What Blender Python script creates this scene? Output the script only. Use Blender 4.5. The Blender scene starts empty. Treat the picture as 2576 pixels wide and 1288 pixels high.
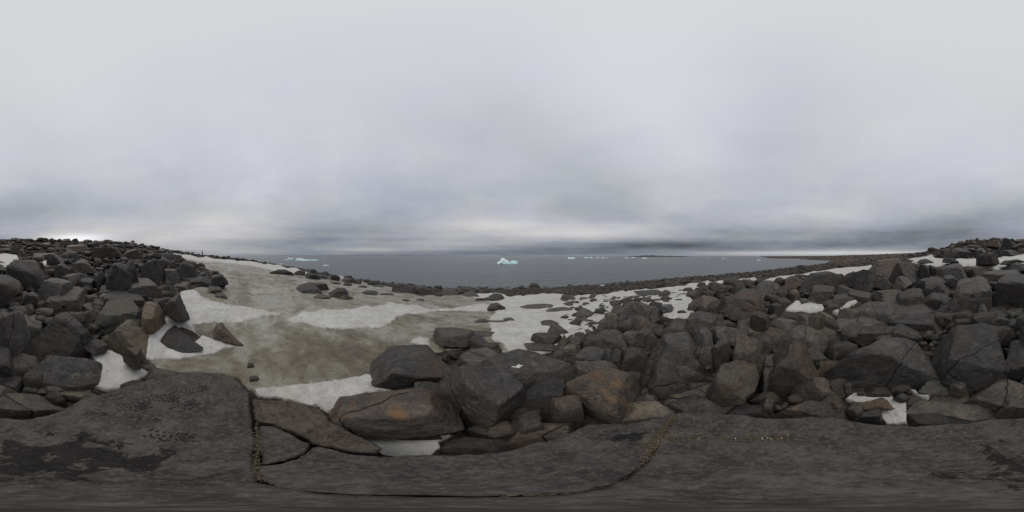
import bpy, bmesh, math, random
import numpy as np
from mathutils import Vector

# ------------------------------------------------------------------ camera, sky, sun, exposure
scene = bpy.context.scene
col = scene.collection
CAM_Z = 1.6
SEA_Z = -3.6
cd = bpy.data.cameras.new('camera')
cam = bpy.data.objects.new('camera', cd)
col.objects.link(cam)
cam.location = (0, 0, CAM_Z)
cam.rotation_euler = (math.radians(90), 0, 0)          # level, looking along +Y to the sea
cd.type = 'PANO'
for holder in (cd, getattr(cd, 'cycles', None)):
    try:
        holder.panorama_type = 'EQUIRECTANGULAR'
    except Exception:
        pass
cd.clip_start = 0.01
cd.clip_end = 40000
scene.camera = cam
scene.view_settings.view_transform = 'Standard'
scene.view_settings.look = 'None'
scene.view_settings.exposure = 0.0
scene.view_settings.gamma = 1.0
scene.view_settings.use_curve_mapping = False
scene.cycles.max_bounces = 5
scene.cycles.diffuse_bounces = 3

SUN_AZ, SUN_EL = math.radians(-152), math.radians(58)   # azimuth from +Y, clockwise positive to +X
sd = bpy.data.lights.new('sun', 'SUN')
sd.energy = 1.5
sd.angle = math.radians(45)
sd.color = (1.0, 0.96, 0.9)
sun = bpy.data.objects.new('sun', sd)
col.objects.link(sun)
sdir = Vector((math.sin(SUN_AZ) * math.cos(SUN_EL), math.cos(SUN_AZ) * math.cos(SUN_EL), math.sin(SUN_EL)))
sun.rotation_euler = (-sdir).to_track_quat('-Z', 'Y').to_euler()
sun.location = sdir * 50


class N:
    """small helper for node trees"""
    def __init__(self, tree):
        self.t = tree
        self.t.nodes.clear()

    def new(self, kind, ins=None, **props):
        n = self.t.nodes.new(kind)
        for k, v in props.items():
            setattr(n, k, v)
        for k, v in (ins or {}).items():
            self.put(n, k, v)
        return n

    def put(self, n, k, v):
        s = n.inputs[k]
        if isinstance(v, bpy.types.NodeSocket):
            self.t.links.new(v, s)
        else:
            s.default_value = v

    def math(self, op, a, b=None, c=None, clamp=False):
        n = self.t.nodes.new('ShaderNodeMath')
        n.operation = op
        n.use_clamp = clamp
        for i, v in enumerate((a, b, c)):
            if v is not None:
                self.put(n, i, v)
        return n.outputs[0]

    def vec(self, op, a, b=None, c=None):
        n = self.t.nodes.new('ShaderNodeVectorMath')
        n.operation = op
        for i, v in enumerate((a, b, c)):
            if v is not None:
                self.put(n, i, v)
        return n.outputs[1] if op in ('DOT_PRODUCT', 'LENGTH', 'DISTANCE') else n.outputs[0]

    def mix(self, fac, a, b, mode='MIX'):
        n = self.t.nodes.new('ShaderNodeMix')
        n.data_type = 'RGBA'
        n.blend_type = mode
        self.put(n, 0, fac)
        self.put(n, 6, a)
        self.put(n, 7, b)
        return n.outputs[2]

    def noise(self, vec, scale, detail=4, rough=0.55, dist=0.0):
        n = self.new('ShaderNodeTexNoise', {'Vector': vec, 'Scale': scale, 'Detail': detail, 'Roughness': rough, 'Distortion': dist})
        return n.outputs[0]

    def ramp(self, fac, stops, interp='LINEAR'):
        n = self.t.nodes.new('ShaderNodeValToRGB')
        n.color_ramp.interpolation = interp
        e = n.color_ramp.elements
        while len(e) < len(stops):
            e.new(0.5)
        for el, (p, c) in zip(e, stops):
            el.position = p
            el.color = c if len(c) == 4 else (*c, 1)
        self.put(n, 0, fac)
        return n.outputs[0]

    def map(self, v, a, b, c=0.0, d=1.0):
        n = self.new('ShaderNodeMapRange', {0: v, 1: a, 2: b, 3: c, 4: d})
        return n.outputs[0]


def lin(r, g, b):
    f = lambda v: (v / 255 / 12.92) if v <= 10 else ((v / 255 + 0.055) / 1.055) ** 2.4
    return (f(r), f(g), f(b))


# ---- overcast sky: cloud deck in front of a Nishita sky
world = bpy.data.worlds.new('World')
scene.world = world
world.use_nodes = True
w = N(world.node_tree)
gen = w.new('ShaderNodeTexCoord').outputs['Generated']
dirv = w.vec('NORMALIZE', gen)
sep = w.new('ShaderNodeSeparateXYZ', {0: dirv})
dx, dy, dz = sep.outputs
az = w.math('MULTIPLY', w.math('ARCTAN2', dx, dy), 180 / math.pi)
el = w.math('MULTIPLY', w.math('ARCSINE', dz), 180 / math.pi)
sky = w.new('ShaderNodeTexSky', sky_type='NISHITA', sun_disc=False, sun_elevation=SUN_EL, sun_rotation=SUN_AZ, air_density=1.0, dust_density=2.0)
blue = w.vec('SCALE', sky.outputs[0])
blue.node.inputs['Scale'].default_value = 0.09
base = w.ramp(w.map(el, -2, 90), [(0.0, lin(140, 143, 149)), (0.03, lin(141, 144, 150)), (0.055, lin(150, 153, 158)), (0.09, lin(160, 162, 167)),
                                  (0.14, lin(175, 177, 182)), (0.24, lin(190, 192, 197)), (0.40, lin(202, 203, 208)), (0.62, lin(207, 208, 212)), (0.98, lin(214, 215, 219))])
# cloud streaks: noise laid on a flat cloud deck overhead
deck = w.new('ShaderNodeCombineXYZ', {0: w.math('DIVIDE', dx, w.math('ADD', w.math('MAXIMUM', dz, 0.0), 0.10)),
                                      1: w.math('DIVIDE', dy, w.math('ADD', w.math('MAXIMUM', dz, 0.0), 0.10)), 2: 0.0}).outputs[0]
n1 = w.noise(deck, 0.55, 5, 0.55, 0.3)
n2 = w.noise(w.vec('ADD', deck, (13.1, 4.2, 0)), 1.9, 5, 0.6, 0.4)
amt = w.math('ADD', w.math('MULTIPLY', w.math('SUBTRACT', n1, 0.5), 0.55), w.math('MULTIPLY', w.math('SUBTRACT', n2, 0.5), 0.24))
amt = w.math('MULTIPLY', amt, w.map(el, 60, 10, 0.3, 1.0))
# thin level bands low over the horizon
band = w.noise(w.new('ShaderNodeCombineXYZ', {0: w.math('MULTIPLY', az, 0.018), 1: w.math('MULTIPLY', el, 0.42), 2: 3.3}).outputs[0], 1.0, 4, 0.6)
amt = w.math('ADD', amt, w.math('MULTIPLY', w.math('MULTIPLY', w.math('SUBTRACT', band, 0.5), 0.6), w.map(el, 16, 3)))
PX = 180.0 / 1288.0
clouds = [  # brighter breaks and darker banks in the deck: x, y, half-width, half-height on the panorama, gain
    (195, 600, 62, 9, 1.3), (260, 585, 210, 28, .36), (560, 572, 95, 34, .30), (430, 606, 70, 9, .35), (480, 625, 70, 5, .30), (610, 634, 90, 5, .45),
    (110, 520, 130, 38, -.16), (2686, 520, 130, 38, -.16), (850, 578, 110, 24, -.24), (720, 628, 90, 12, -.16), (1000, 505, 130, 46, -.13), (760, 470, 60, 110, -.05),
    (1240, 562, 130, 15, .24), (1440, 588, 150, 13, .46), (1560, 572, 90, 12, .2), (930, 628, 90, 4, .42), (1130, 612, 100, 6, .22), (1440, 410, 160, 80, -.15),
    (1500, 505, 100, 36, -.17), (1288, 290, 120, 80, -.07), (1620, 230, 190, 140, .10), (1720, 370, 120, 90, .09), (600, 330, 120, 120, .04), (1980, 330, 130, 130, -.07), (1000, 330, 120, 90, -.04),
    (1680, 617, 170, 12, -.55), (1420, 626, 170, 9, -.28), (1230, 637, 260, 6, -.28), (1960, 637, 170, 4, .75), (2180, 636, 130, 6, .8), (1270, 585, 220, 26, .14), (2290, 595, 150, 26, -.42), (2080, 610, 120, 12, -.25),
    (2480, 560, 110, 40, -.2), (-96, 560, 110, 40, -.2), (2120, 545, 90, 24, .14), (1850, 580, 130, 18, -.12), (2330, 640, 60, 5, .5), (640, 500, 80, 60, .06)]
vv = w.new('ShaderNodeCombineXYZ', {0: az, 1: el, 2: 0.0}).outputs[0]
for (x, y, sx, sy, g) in clouds:
    a = (x - 1288) * PX
    e = (644 - y) * PX
    q = w.vec('MULTIPLY', w.vec('SUBTRACT', vv, (a, e, 0)), (0.75 / (sx * PX), 0.75 / (sy * PX), 0))
    amt = w.math('MULTIPLY_ADD', w.math('EXPONENT', w.math('MULTIPLY', w.vec('DOT_PRODUCT', q, q), -1.0)), g, amt)
gain = w.math('ADD', amt, 1.0)
cl = w.vec('SCALE', base)
w.put(cl.node, 'Scale', gain)
# thin cloud runs bluer, bright breaks slightly warm
tone = w.mix(w.map(amt, -0.25, 0.35), (0.94, 0.985, 1.055, 1), (1.035, 1.0, 0.95, 1))
cl = w.mix(1.0, cl, tone, 'MULTIPLY')
hue = w.noise(w.vec('ADD', deck, (3.7, 9.1, 0)), 0.7, 3, 0.5, 0.4)
cl = w.mix(1.0, cl, w.mix(w.map(hue, 0.38, 0.62), (0.975, 0.982, 1.028, 1), (1.012, 1.008, 0.988, 1)), 'MULTIPLY')
skyc = w.mix(0.985, blue, cl)
bg = w.new('ShaderNodeBackground', {0: skyc, 1: 1.0})
wo = w.new('ShaderNodeOutputWorld', {0: bg.outputs[0]})

# ------------------------------------------------------------------ helpers
rng = np.random.default_rng(7)


def nz_hash(ix, iy, iz, s):
    h = (ix.astype(np.int64) * 374761393 + iy.astype(np.int64) * 668265263 + iz.astype(np.int64) * 2147483647 + s * 974634777) & 0xFFFFFFFF
    h = ((h ^ (h >> 13)) * 1274126177) & 0xFFFFFFFF
    h = h ^ (h >> 16)
    return (h & 0xFFFF) / 32767.5 - 1.0


def vnoise(p, s=0):
    """value noise in -1..1, p is (n,3)"""
    f = np.floor(p)
    t = p - f
    t = t * t * t * (t * (t * 6 - 15) + 10)
    i = f.astype(np.int64)
    r = 0
    for a in (0, 1):
        wx = t[:, 0] if a else 1 - t[:, 0]
        for b in (0, 1):
            wy = t[:, 1] if b else 1 - t[:, 1]
            for c in (0, 1):
                wz = t[:, 2] if c else 1 - t[:, 2]
                r = r + wx * wy * wz * nz_hash(i[:, 0] + a, i[:, 1] + b, i[:, 2] + c, s)
    return r


def fbm(p, octs=4, s=0, gain=0.5):
    r, a = 0, 1.0
    for k in range(octs):
        r = r + a * vnoise(p * 2.03 ** k + 17.3 * k, s + k)
        a *= gain
    return r


def mesh_obj(name, v, f, m, parent=None, smooth=True):
    me = bpy.data.meshes.new(name)
    v = np.asarray(v, dtype=np.float32)
    if isinstance(f, np.ndarray):
        k = f.shape[1]
        me.vertices.add(len(v))
        me.vertices.foreach_set('co', v.ravel())
        me.loops.add(f.size)
        me.loops.foreach_set('vertex_index', f.astype(np.int32).ravel())
        me.polygons.add(len(f))
        me.polygons.foreach_set('loop_start', np.arange(0, f.size, k, dtype=np.int32))
        me.update(calc_edges=True)
        me.validate()
    else:
        me.from_pydata(v.tolist(), [], f)
        me.update()
    if smooth:
        me.polygons.foreach_set('use_smooth', np.ones(len(me.polygons), dtype=bool))
    me.materials.append(m)
    o = bpy.data.objects.new(name, me)
    col.objects.link(o)
    if parent:
        o.parent = parent
    return o


def tag(o, label=None, cat=None, group=None, kind=None):
    if label:
        o['label'] = label
    if cat:
        o['category'] = cat
    if group:
        o['group'] = group
    if kind:
        o['kind'] = kind
    return o


def attr(o, name, vals):
    a = o.data.attributes.new(name, 'FLOAT', 'POINT')
    a.data.foreach_set('value', np.asarray(vals, dtype=np.float32))


def px_dir(x, y):
    """panorama position (2576 x 1288 layout) to azimuth, elevation in radians"""
    return (x - 1288) / 1288 * math.pi, (644 - y) / 1288 * math.pi


def px_plane(x, y, z=0.0):
    a, e = px_dir(x, y)
    d = (CAM_Z - z) / math.tan(-e)
    return (d * math.sin(a), d * math.cos(a))


# ------------------------------------------------------------------ terrain: height by bearing and distance
RAD = np.array([0, 1.5, 3, 6, 10, 15, 20, 30, 45, 70, 110, 180, 350, 700, 1500, 4000], float)
PROF = {
    0: [-.35, -.35, -.15, .35, 1.1, 1.65, 2.3, 4.5, 5.0, 5, 4, 3, 3, 3, 3, 3],
    165: [-.35, -.35, -.15, .3, .95, 1.5, 2.3, 4.2, 4.9, 5, 4, 3, 3, 3, 3, 3],
    330: [-.35, -.35, -.2, .2, .7, 1.35, 2.1, 3.8, 4.4, 4.4, 4, 3, 2, 0, 0, 0],
    380: [-.4, -.4, -.25, .1, .45, .95, 1.55, 2.8, 4.0, 4.4, 4.2, 3, 0, -6, -8, -8],
    430: [-.4, -.4, -.35, -.05, .22, .55, .95, 1.75, 2.85, 3.8, 4.2, 2.2, -3, -8, -8, -8],
    508: [-.4, -.4, -.45, -.3, -.12, .1, .3, .6, 1.05, 2.1, 2.3, .5, -5, -8, -8, -8],
    600: [-.45, -.45, -.5, -.55, -.55, -.48, -.42, -.3, 0, .6, .4, -2, -7, -8, -8, -8],
    700: [-.45, -.45, -.5, -.65, -.75, -.9, -1.0, -1.3, -1.7, -2.2, -4, -6, -8, -8, -8, -8],
    800: [-.45, -.45, -.5, -.7, -.95, -1.2, -1.5, -2.1, -3.1, -4.6, -6, -8, -8, -8, -8, -8],
    900: [-.45, -.45, -.55, -.75, -1.1, -1.6, -2.1, -3.1, -4.4, -6, -8, -8, -8, -8, -8, -8],
    1000: [-.45, -.5, -.6, -.85, -1.3, -1.9, -2.5, -3.62, -5, -7, -8, -8, -8, -8, -8, -8],
    1100: [-.45, -.5, -.62, -.95, -1.5, -2.2, -2.9, -4.0, -5.3, -7, -8, -8, -8, -8, -8, -8],
    1288: [-.45, -.5, -.62, -.95, -1.5, -2.25, -3.0, -4.1, -5.3, -7, -8, -8, -8, -8, -8, -8],
    1500: [-.45, -.45, -.55, -.85, -1.35, -2.0, -2.7, -3.8, -5.0, -7, -8, -8, -8, -8, -8, -8],
    1700: [-.4, -.4, -.4, -.5, -.8, -1.3, -1.9, -2.95, -4.2, -6, -8, -8, -8, -8, -8, -8],
    1900: [-.4, -.35, -.3, -.3, -.4, -.8, -1.3, -2.25, -3.15, -4.5, -6, -8, -8, -8, -8, -8],
    1912: [-.4, -.35, -.3, -.28, -.38, -.77, -1.27, -2.2, -3.05, -4.3, -6, -7, -3.6, -2.6, -2.2, -2.2],
    1940: [-.4, -.35, -.3, -.25, -.3, -.7, -1.2, -2.05, -2.85, -4.0, -5.5, -6, -3.4, -2.2, -1.5, -1.5],
    2000: [-.4, -.35, -.3, -.2, -.2, -.55, -1.1, -1.85, -2.55, -3.4, -4.4, -5, -2.8, -1.0, 1, 1],
    2068: [-.35, -.35, -.25, -.1, 0, -.3, -.8, -1.5, -2.2, -2.9, -3.55, -3.7, -2.0, 1.0, 2, 2],
    2130: [-.35, -.35, -.25, 0, .15, 0, -.3, -.9, -1.6, -2.2, -2.6, -2.4, .5, 4.5, 5, 5],
    2200: [-.35, -.35, -.2, .1, .3, .3, .2, -.2, -.9, -1.4, -1.5, -.6, 3, 8, 8, 8],
    2300: [-.35, -.35, -.2, .2, .55, .8, 1.15, 1.5, 1.0, .9, 1.2, 2.6, 7, 14, 15, 15],
    2360: [-.35, -.35, -.2, .25, .75, 1.1, 1.5, 2.5, 2.6, 2.2, 2.2, 3, 8, 16, 16, 16],
    2410: [-.35, -.35, -.15, .3, .9, 1.4, 1.9, 3.9, 4.6, 4.5, 4, 3, 6, 12, 12, 12],
    2500: [-.35, -.35, -.15, .35, 1.05, 1.6, 2.2, 4.4, 5.0, 5, 4, 3, 3, 6, 6, 6],
    2576: [-.35, -.35, -.15, .35, 1.1, 1.65, 2.3, 4.5, 5.0, 5, 4, 3, 3, 3, 3, 3],
}
_kx = np.array(sorted(PROF), float)
_tab = np.array([PROF[int(k)] for k in _kx])
_xs = np.arange(0, 2576, 8.0)
_TAB = np.array([np.interp(_xs, _kx, _tab[:, j]) for j in range(len(RAD))]).T
_ker = np.exp(-0.5 * (np.arange(-6, 7) / 2.6) ** 2)
_ker /= _ker.sum()
_TAB = np.array([np.convolve(np.r_[_TAB[-6:, j], _TAB[:, j], _TAB[:6, j]], _ker, 'valid') for j in range(len(RAD))]).T
_RL = np.log(RAD + 2.0)


def terrain_polar(a, d, rough=True):
    """a azimuth rad, d distance (arrays) -> height"""
    a = np.asarray(a, float)
    d = np.asarray(d, float)
    fx = ((a / math.pi * 1288 + 1288) % 2576) / 8.0
    i0 = np.floor(fx).astype(int) % len(_xs)
    i1 = (i0 + 1) % len(_xs)
    tx = fx - np.floor(fx)
    l = np.log(np.minimum(d, 3999) + 2.0)
    j = np.clip(np.searchsorted(_RL, l, side='right') - 1, 0, len(RAD) - 2)
    t = (l - _RL[j]) / (_RL[j + 1] - _RL[j])
    z = (_TAB[i0, j] * (1 - t) + _TAB[i0, j + 1] * t) * (1 - tx) + (_TAB[i1, j] * (1 - t) + _TAB[i1, j + 1] * t) * tx
    if rough:
        p = np.stack([d * np.sin(a), d * np.cos(a), np.zeros_like(d)], -1).reshape(-1, 3)
        n = (fbm(p * 0.35, 3, 5) * 0.05 + vnoise(p * 1.7, 9) * 0.02).reshape(d.shape) * np.clip(d / 3, 0, 1)
        far = (fbm(p * 0.02, 3, 31) * 1.1).reshape(d.shape) * np.clip((d - 60) / 200, 0, 1) * (z > SEA_Z - 0.8)
        z = z + n + far
    return z


def terrain(x, y):
    return terrain_polar(np.arctan2(x, y), np.hypot(x, y))


_march = np.exp(np.linspace(math.log(0.4), math.log(900), 900))


def hit(x, y):
    """where the view line through a panorama position meets the ground: azimuth, distance, height"""
    a, e = px_dir(x, y)
    z = terrain_polar(np.full_like(_march, a), _march, False)
    ray = CAM_Z + _march * math.tan(e)
    k = np.nonzero(ray <= z)[0]
    if len(k):
        i = k[0]
    else:
        i = int(np.argmax((z - CAM_Z) / _march * (_march < 300) - 9 * (_march >= 300)))
    return a, float(_march[i]), float(z[i])


# ------------------------------------------------------------------ materials
def material(name):
    m = bpy.data.materials.new(name)
    m.use_nodes = True
    return m, N(m.node_tree)


def finish(n, colr, rough=0.85, spec=0.3, bump=None, **extra):
    b = n.new('ShaderNodeBsdfPrincipled', {'Base Color': colr, 'Roughness': rough, 'Specular IOR Level': spec})
    if bump is not None:
        n.put(b, 'Normal', bump)
    for k, v in extra.items():
        n.put(b, k, v)
    n.new('ShaderNodeOutputMaterial', {0: b.outputs[0]})
    return b


def rock_material(name, wet=False, scale=1.0, cracks=True):
    m, n = material(name)
    tc = n.new('ShaderNodeTexCoord').outputs['Object']
    oi = n.new('ShaderNodeObjectInfo')
    off = n.new('ShaderNodeCombineXYZ', {0: n.math('MULTIPLY', oi.outputs['Random'], 91.0), 1: n.math('MULTIPLY', oi.outputs['Random'], 57.0), 2: n.math('MULTIPLY', oi.outputs['Random'], 23.0)}).outputs[0]
    p = n.vec('ADD', tc, off)
    p = n.vec('MULTIPLY', p, (scale, scale, scale))
    at = n.new('ShaderNodeAttribute', attribute_name='tint')
    tint = at.outputs['Fac']
    big = n.noise(p, 1.3, 5, 0.6, 0.3)
    mid = n.noise(p, 6.0, 6, 0.65, 0.4)
    fine = n.noise(p, 26.0, 6, 0.8)
    grain = n.noise(p, 90.0, 3, 0.7)
    streak = n.noise(n.vec('MULTIPLY', p, (1.2, 1.6, 11.0)), 1.6, 5, 0.6, 0.6)
    c = n.ramp(mid, [(0.34, (0.050, 0.047, 0.045)), (0.5, (0.080, 0.076, 0.072)), (0.66, (0.112, 0.106, 0.098))])
    c = n.mix(n.map(streak, 0.54, 0.68, 0, 0.35), c, (0.140, 0.130, 0.114, 1))
    c = n.mix(n.map(big, 0.48, 0.66, 0, 0.8), c, (0.098, 0.074, 0.056, 1))
    c = n.mix(n.map(big, 0.42, 0.25, 0, 0.6), c, (0.038, 0.040, 0.042, 1))
    # pale lichen and mineral flecks
    fl = n.noise(p, 22.0, 3, 0.7)
    c = n.mix(n.map(fl, 0.62, 0.70, 0, 0.55), c, (0.19, 0.175, 0.14, 1))
    li = n.noise(n.vec('ADD', p, (2.2, 7.1, 0)), 7.0, 6, 0.75, 0.3)
    c = n.mix(n.math('MULTIPLY', n.map(li, 0.585, 0.63), n.map(n.math('FRACT', n.math('MULTIPLY', oi.outputs['Random'], 77.0)), 0.35, 0.8, 0, 0.6)), c, (0.20, 0.175, 0.135, 1))
    c = n.mix(n.map(fine, 0.40, 0.62, 0, 1), n.mix(1.0, c, (0.78, 0.78, 0.78, 1), 'MULTIPLY'), n.mix(1.0, c, (1.35, 1.33, 1.3, 1), 'MULTIPLY'))
    c = n.mix(n.map(grain, 0.45, 0.3, 0, 0.5), c, n.mix(1.0, c, (0.5, 0.5, 0.5, 1), 'MULTIPLY'))
    # rust / ochre staining on the rocks that have it (object alpha)
    rn = n.noise(n.vec('ADD', p, (5.5, 0, 0)), 2.3, 6, 0.7, 0.5)
    al = n.math('SUBTRACT', 1.0, oi.outputs['Alpha'])
    rust = n.math('MULTIPLY', n.map(rn, 0.54, 0.66), n.math('MULTIPLY', al, 0.8), clamp=True)
    c = n.mix(rust, c, (0.17, 0.098, 0.045, 1))
    och = n.new('ShaderNodeAttribute', attribute_name='lichen').outputs['Fac']
    c = n.mix(n.map(n.math('ADD', och, n.math('MULTIPLY', n.math('ADD', n.math('SUBTRACT', fine, 0.5), n.math('SUBTRACT', mid, 0.5)), 2.4)), 0.30, 0.95, 0, 0.75), c, (0.20, 0.122, 0.054, 1))
    c = n.mix(1.0, c, oi.outputs['Color'], 'MULTIPLY')
    k = n.math('MULTIPLY', n.math('ADD', 1.0, n.math('MULTIPLY', tint, 0.55)), 0.70)
    cs = n.vec('SCALE', c)
    n.put(cs.node, 'Scale', k)
    crack = None
    if cracks:                                              # one or two natural fractures running across each boulder
        rnd = oi.outputs['Random']
        wob = n.math('MULTIPLY', n.math('SUBTRACT', n.noise(p, 1.8, 4, 0.55), 0.5), 0.22)
        for q_, (f1, f2, zt) in enumerate(((1.0, 7.3, 0.35), (3.1, 13.7, -0.25))):
            an = n.math('MULTIPLY', n.math('FRACT', n.math('MULTIPLY', rnd, 17.0 * f1)), 6.283)
            nv = n.new('ShaderNodeCombineXYZ', {0: n.math('COSINE', an), 1: n.math('SINE', an), 2: zt}).outputs[0]
            of = n.math('SUBTRACT', n.math('FRACT', n.math('MULTIPLY', rnd, 31.0 * f2)), 0.5)
            e_ = n.math('ABSOLUTE', n.math('ADD', n.math('ADD', n.vec('DOT_PRODUCT', tc, nv), wob), n.math('MULTIPLY', of, 0.5)))
            gate = n.math('LESS_THAN', n.math('FRACT', n.math('MULTIPLY', rnd, 53.0 * f1)), 0.34)
            ck = n.math('MULTIPLY', n.map(e_, 0.002, 0.008, 1, 0), gate)
            crack = ck if crack is None else n.math('MAXIMUM', crack, ck)
        cs = n.mix(n.math('MULTIPLY', crack, 0.8), cs, (0.010, 0.009, 0.008, 1))
    hgt = n.math('ADD', n.math('MULTIPLY', mid, 0.42), n.math('MULTIPLY', fine, 0.18))
    if crack is not None:
        hgt = n.math('SUBTRACT', hgt, n.math('MULTIPLY', crack, 0.35))
    hgt = n.math('ADD', hgt, n.math('MULTIPLY', streak, 0.14))
    bp = n.new('ShaderNodeBump', {'Strength': 0.8, 'Distance': 0.085, 'Height': hgt})
    finish(n, cs, 0.32 if wet else 0.64, 0.4 if wet else 0.18, bp.outputs[0])
    return m


M_ROCK = rock_material('rock')
M_WET = rock_material('wet_rock', True, 1.0, False)
M_STONE = rock_material('stone', False, 1.0, False)


def slab_material():
    m, n = material('slab_rock')
    g = n.new('ShaderNodeNewGeometry')
    p = g.outputs['Position']
    oi = n.new('ShaderNodeObjectInfo')
    big = n.noise(p, 1.1, 4, 0.6, 0.3)
    mid = n.noise(p, 5.0, 6, 0.65, 0.4)
    st = n.noise(n.vec('MULTIPLY', p, (1.0, 2.4, 1.0)), 7.0, 6, 0.7, 0.6)
    fine = n.noise(p, 34.0, 6, 0.85)
    c = n.ramp(mid, [(0.36, (0.052, 0.049, 0.047)), (0.5, (0.086, 0.081, 0.076)), (0.64, (0.125, 0.116, 0.107))])
    c = n.mix(n.map(big, 0.52, 0.72, 0, 0.6), c, (0.068, 0.056, 0.047, 1))
    c = n.mix(n.map(st, 0.55, 0.68, 0, 0.4), c, (0.145, 0.126, 0.108, 1))
    c = n.mix(n.map(st, 0.46, 0.34, 0, 0.4), c, (0.050, 0.050, 0.052, 1))
    c = n.mix(n.map(fine, 0.51, 0.62, 0, 0.75), c, (0.18, 0.163, 0.14, 1))
    c = n.mix(n.map(fine, 0.47, 0.36, 0, 0.75), c, (0.03, 0.029, 0.028, 1))
    c = n.mix(1.0, c, oi.outputs['Color'], 'MULTIPLY')
    c = n.mix(1.0, c, (0.59, 0.57, 0.555, 1), 'MULTIPLY')
    # meltwater standing behind the camera: a ragged wet stain
    wc = n.vec('MULTIPLY', n.vec('SUBTRACT', p, (-0.20, -0.50, 0.0)), (1.05, 1.55, 0.0))
    wd = n.vec('LENGTH', wc)
    wn = n.noise(p, 8.0, 5, 0.66, 0.4)
    wetm = n.math('ADD', n.math('SUBTRACT', n.map(wd, 0.10, 0.74, 0.60, 0.27), 0.5), n.math('SUBTRACT', wn, 0.5))
    wetm = n.map(wetm, 0.0, 0.02)
    # drips by the gravel seam
    wc2 = n.vec('LENGTH', n.vec('MULTIPLY', n.vec('SUBTRACT', p, (0.52, 0.58, 0.0)), (1.0, 1.4, 0.0)))
    wet2 = n.map(n.math('ADD', n.math('SUBTRACT', n.map(wc2, 0.03, 0.15, 0.66, 0.25), 0.5), n.math('SUBTRACT', n.noise(p, 15.0, 3, 0.5), 0.5)), 0.0, 0.02)
    wetm = n.math('MAXIMUM', wetm, wet2)
    c = n.mix(n.math('MULTIPLY', wetm, 0.80), c, n.mix(1.0, c, (0.10, 0.10, 0.11, 1), 'MULTIPLY'))
    hgt = n.math('ADD', n.math('ADD', n.math('MULTIPLY', mid, 0.5), n.math('MULTIPLY', fine, 0.20)), n.math('MULTIPLY', st, 0.25))
    bp = n.new('ShaderNodeBump', {'Strength': 0.6, 'Distance': 0.03, 'Height': hgt})
    finish(n, c, n.math('SUBTRACT', 0.85, n.math('MULTIPLY', wetm, 0.2)), 0.10, bp.outputs[0])
    return m


def ground_material():
    m, n = material('ground')
    p = n.new('ShaderNodeNewGeometry').outputs['Position']
    d = n.vec('LENGTH', p)
    a = n.noise(p, 2.2, 6, 0.7)
    b = n.noise(p, 14.0, 5, 0.7)
    far = n.noise(n.vec('MULTIPLY', p, (1, 1, 0)), 0.035, 6, 0.65)
    c = n.ramp(a, [(0.35, (0.018, 0.016, 0.014)), (0.55, (0.040, 0.034, 0.028)), (0.75, (0.075, 0.062, 0.048))])
    c = n.mix(n.map(b, 0.52, 0.75, 0, 0.5), c, (0.09, 0.076, 0.06, 1))
    tundra = n.ramp(far, [(0.32, (0.040, 0.033, 0.029)), (0.5, (0.066, 0.049, 0.038)), (0.68, (0.090, 0.070, 0.052))])
    c = n.mix(n.map(d, 60, 160), c, tundra)
    bp = n.new('ShaderNodeBump', {'Strength': 0.8, 'Distance': 0.06, 'Height': n.math('ADD', a, n.math('MULTIPLY', b, 0.4))})
    finish(n, c, 0.95, 0.15, bp.outputs[0])
    return m


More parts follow.
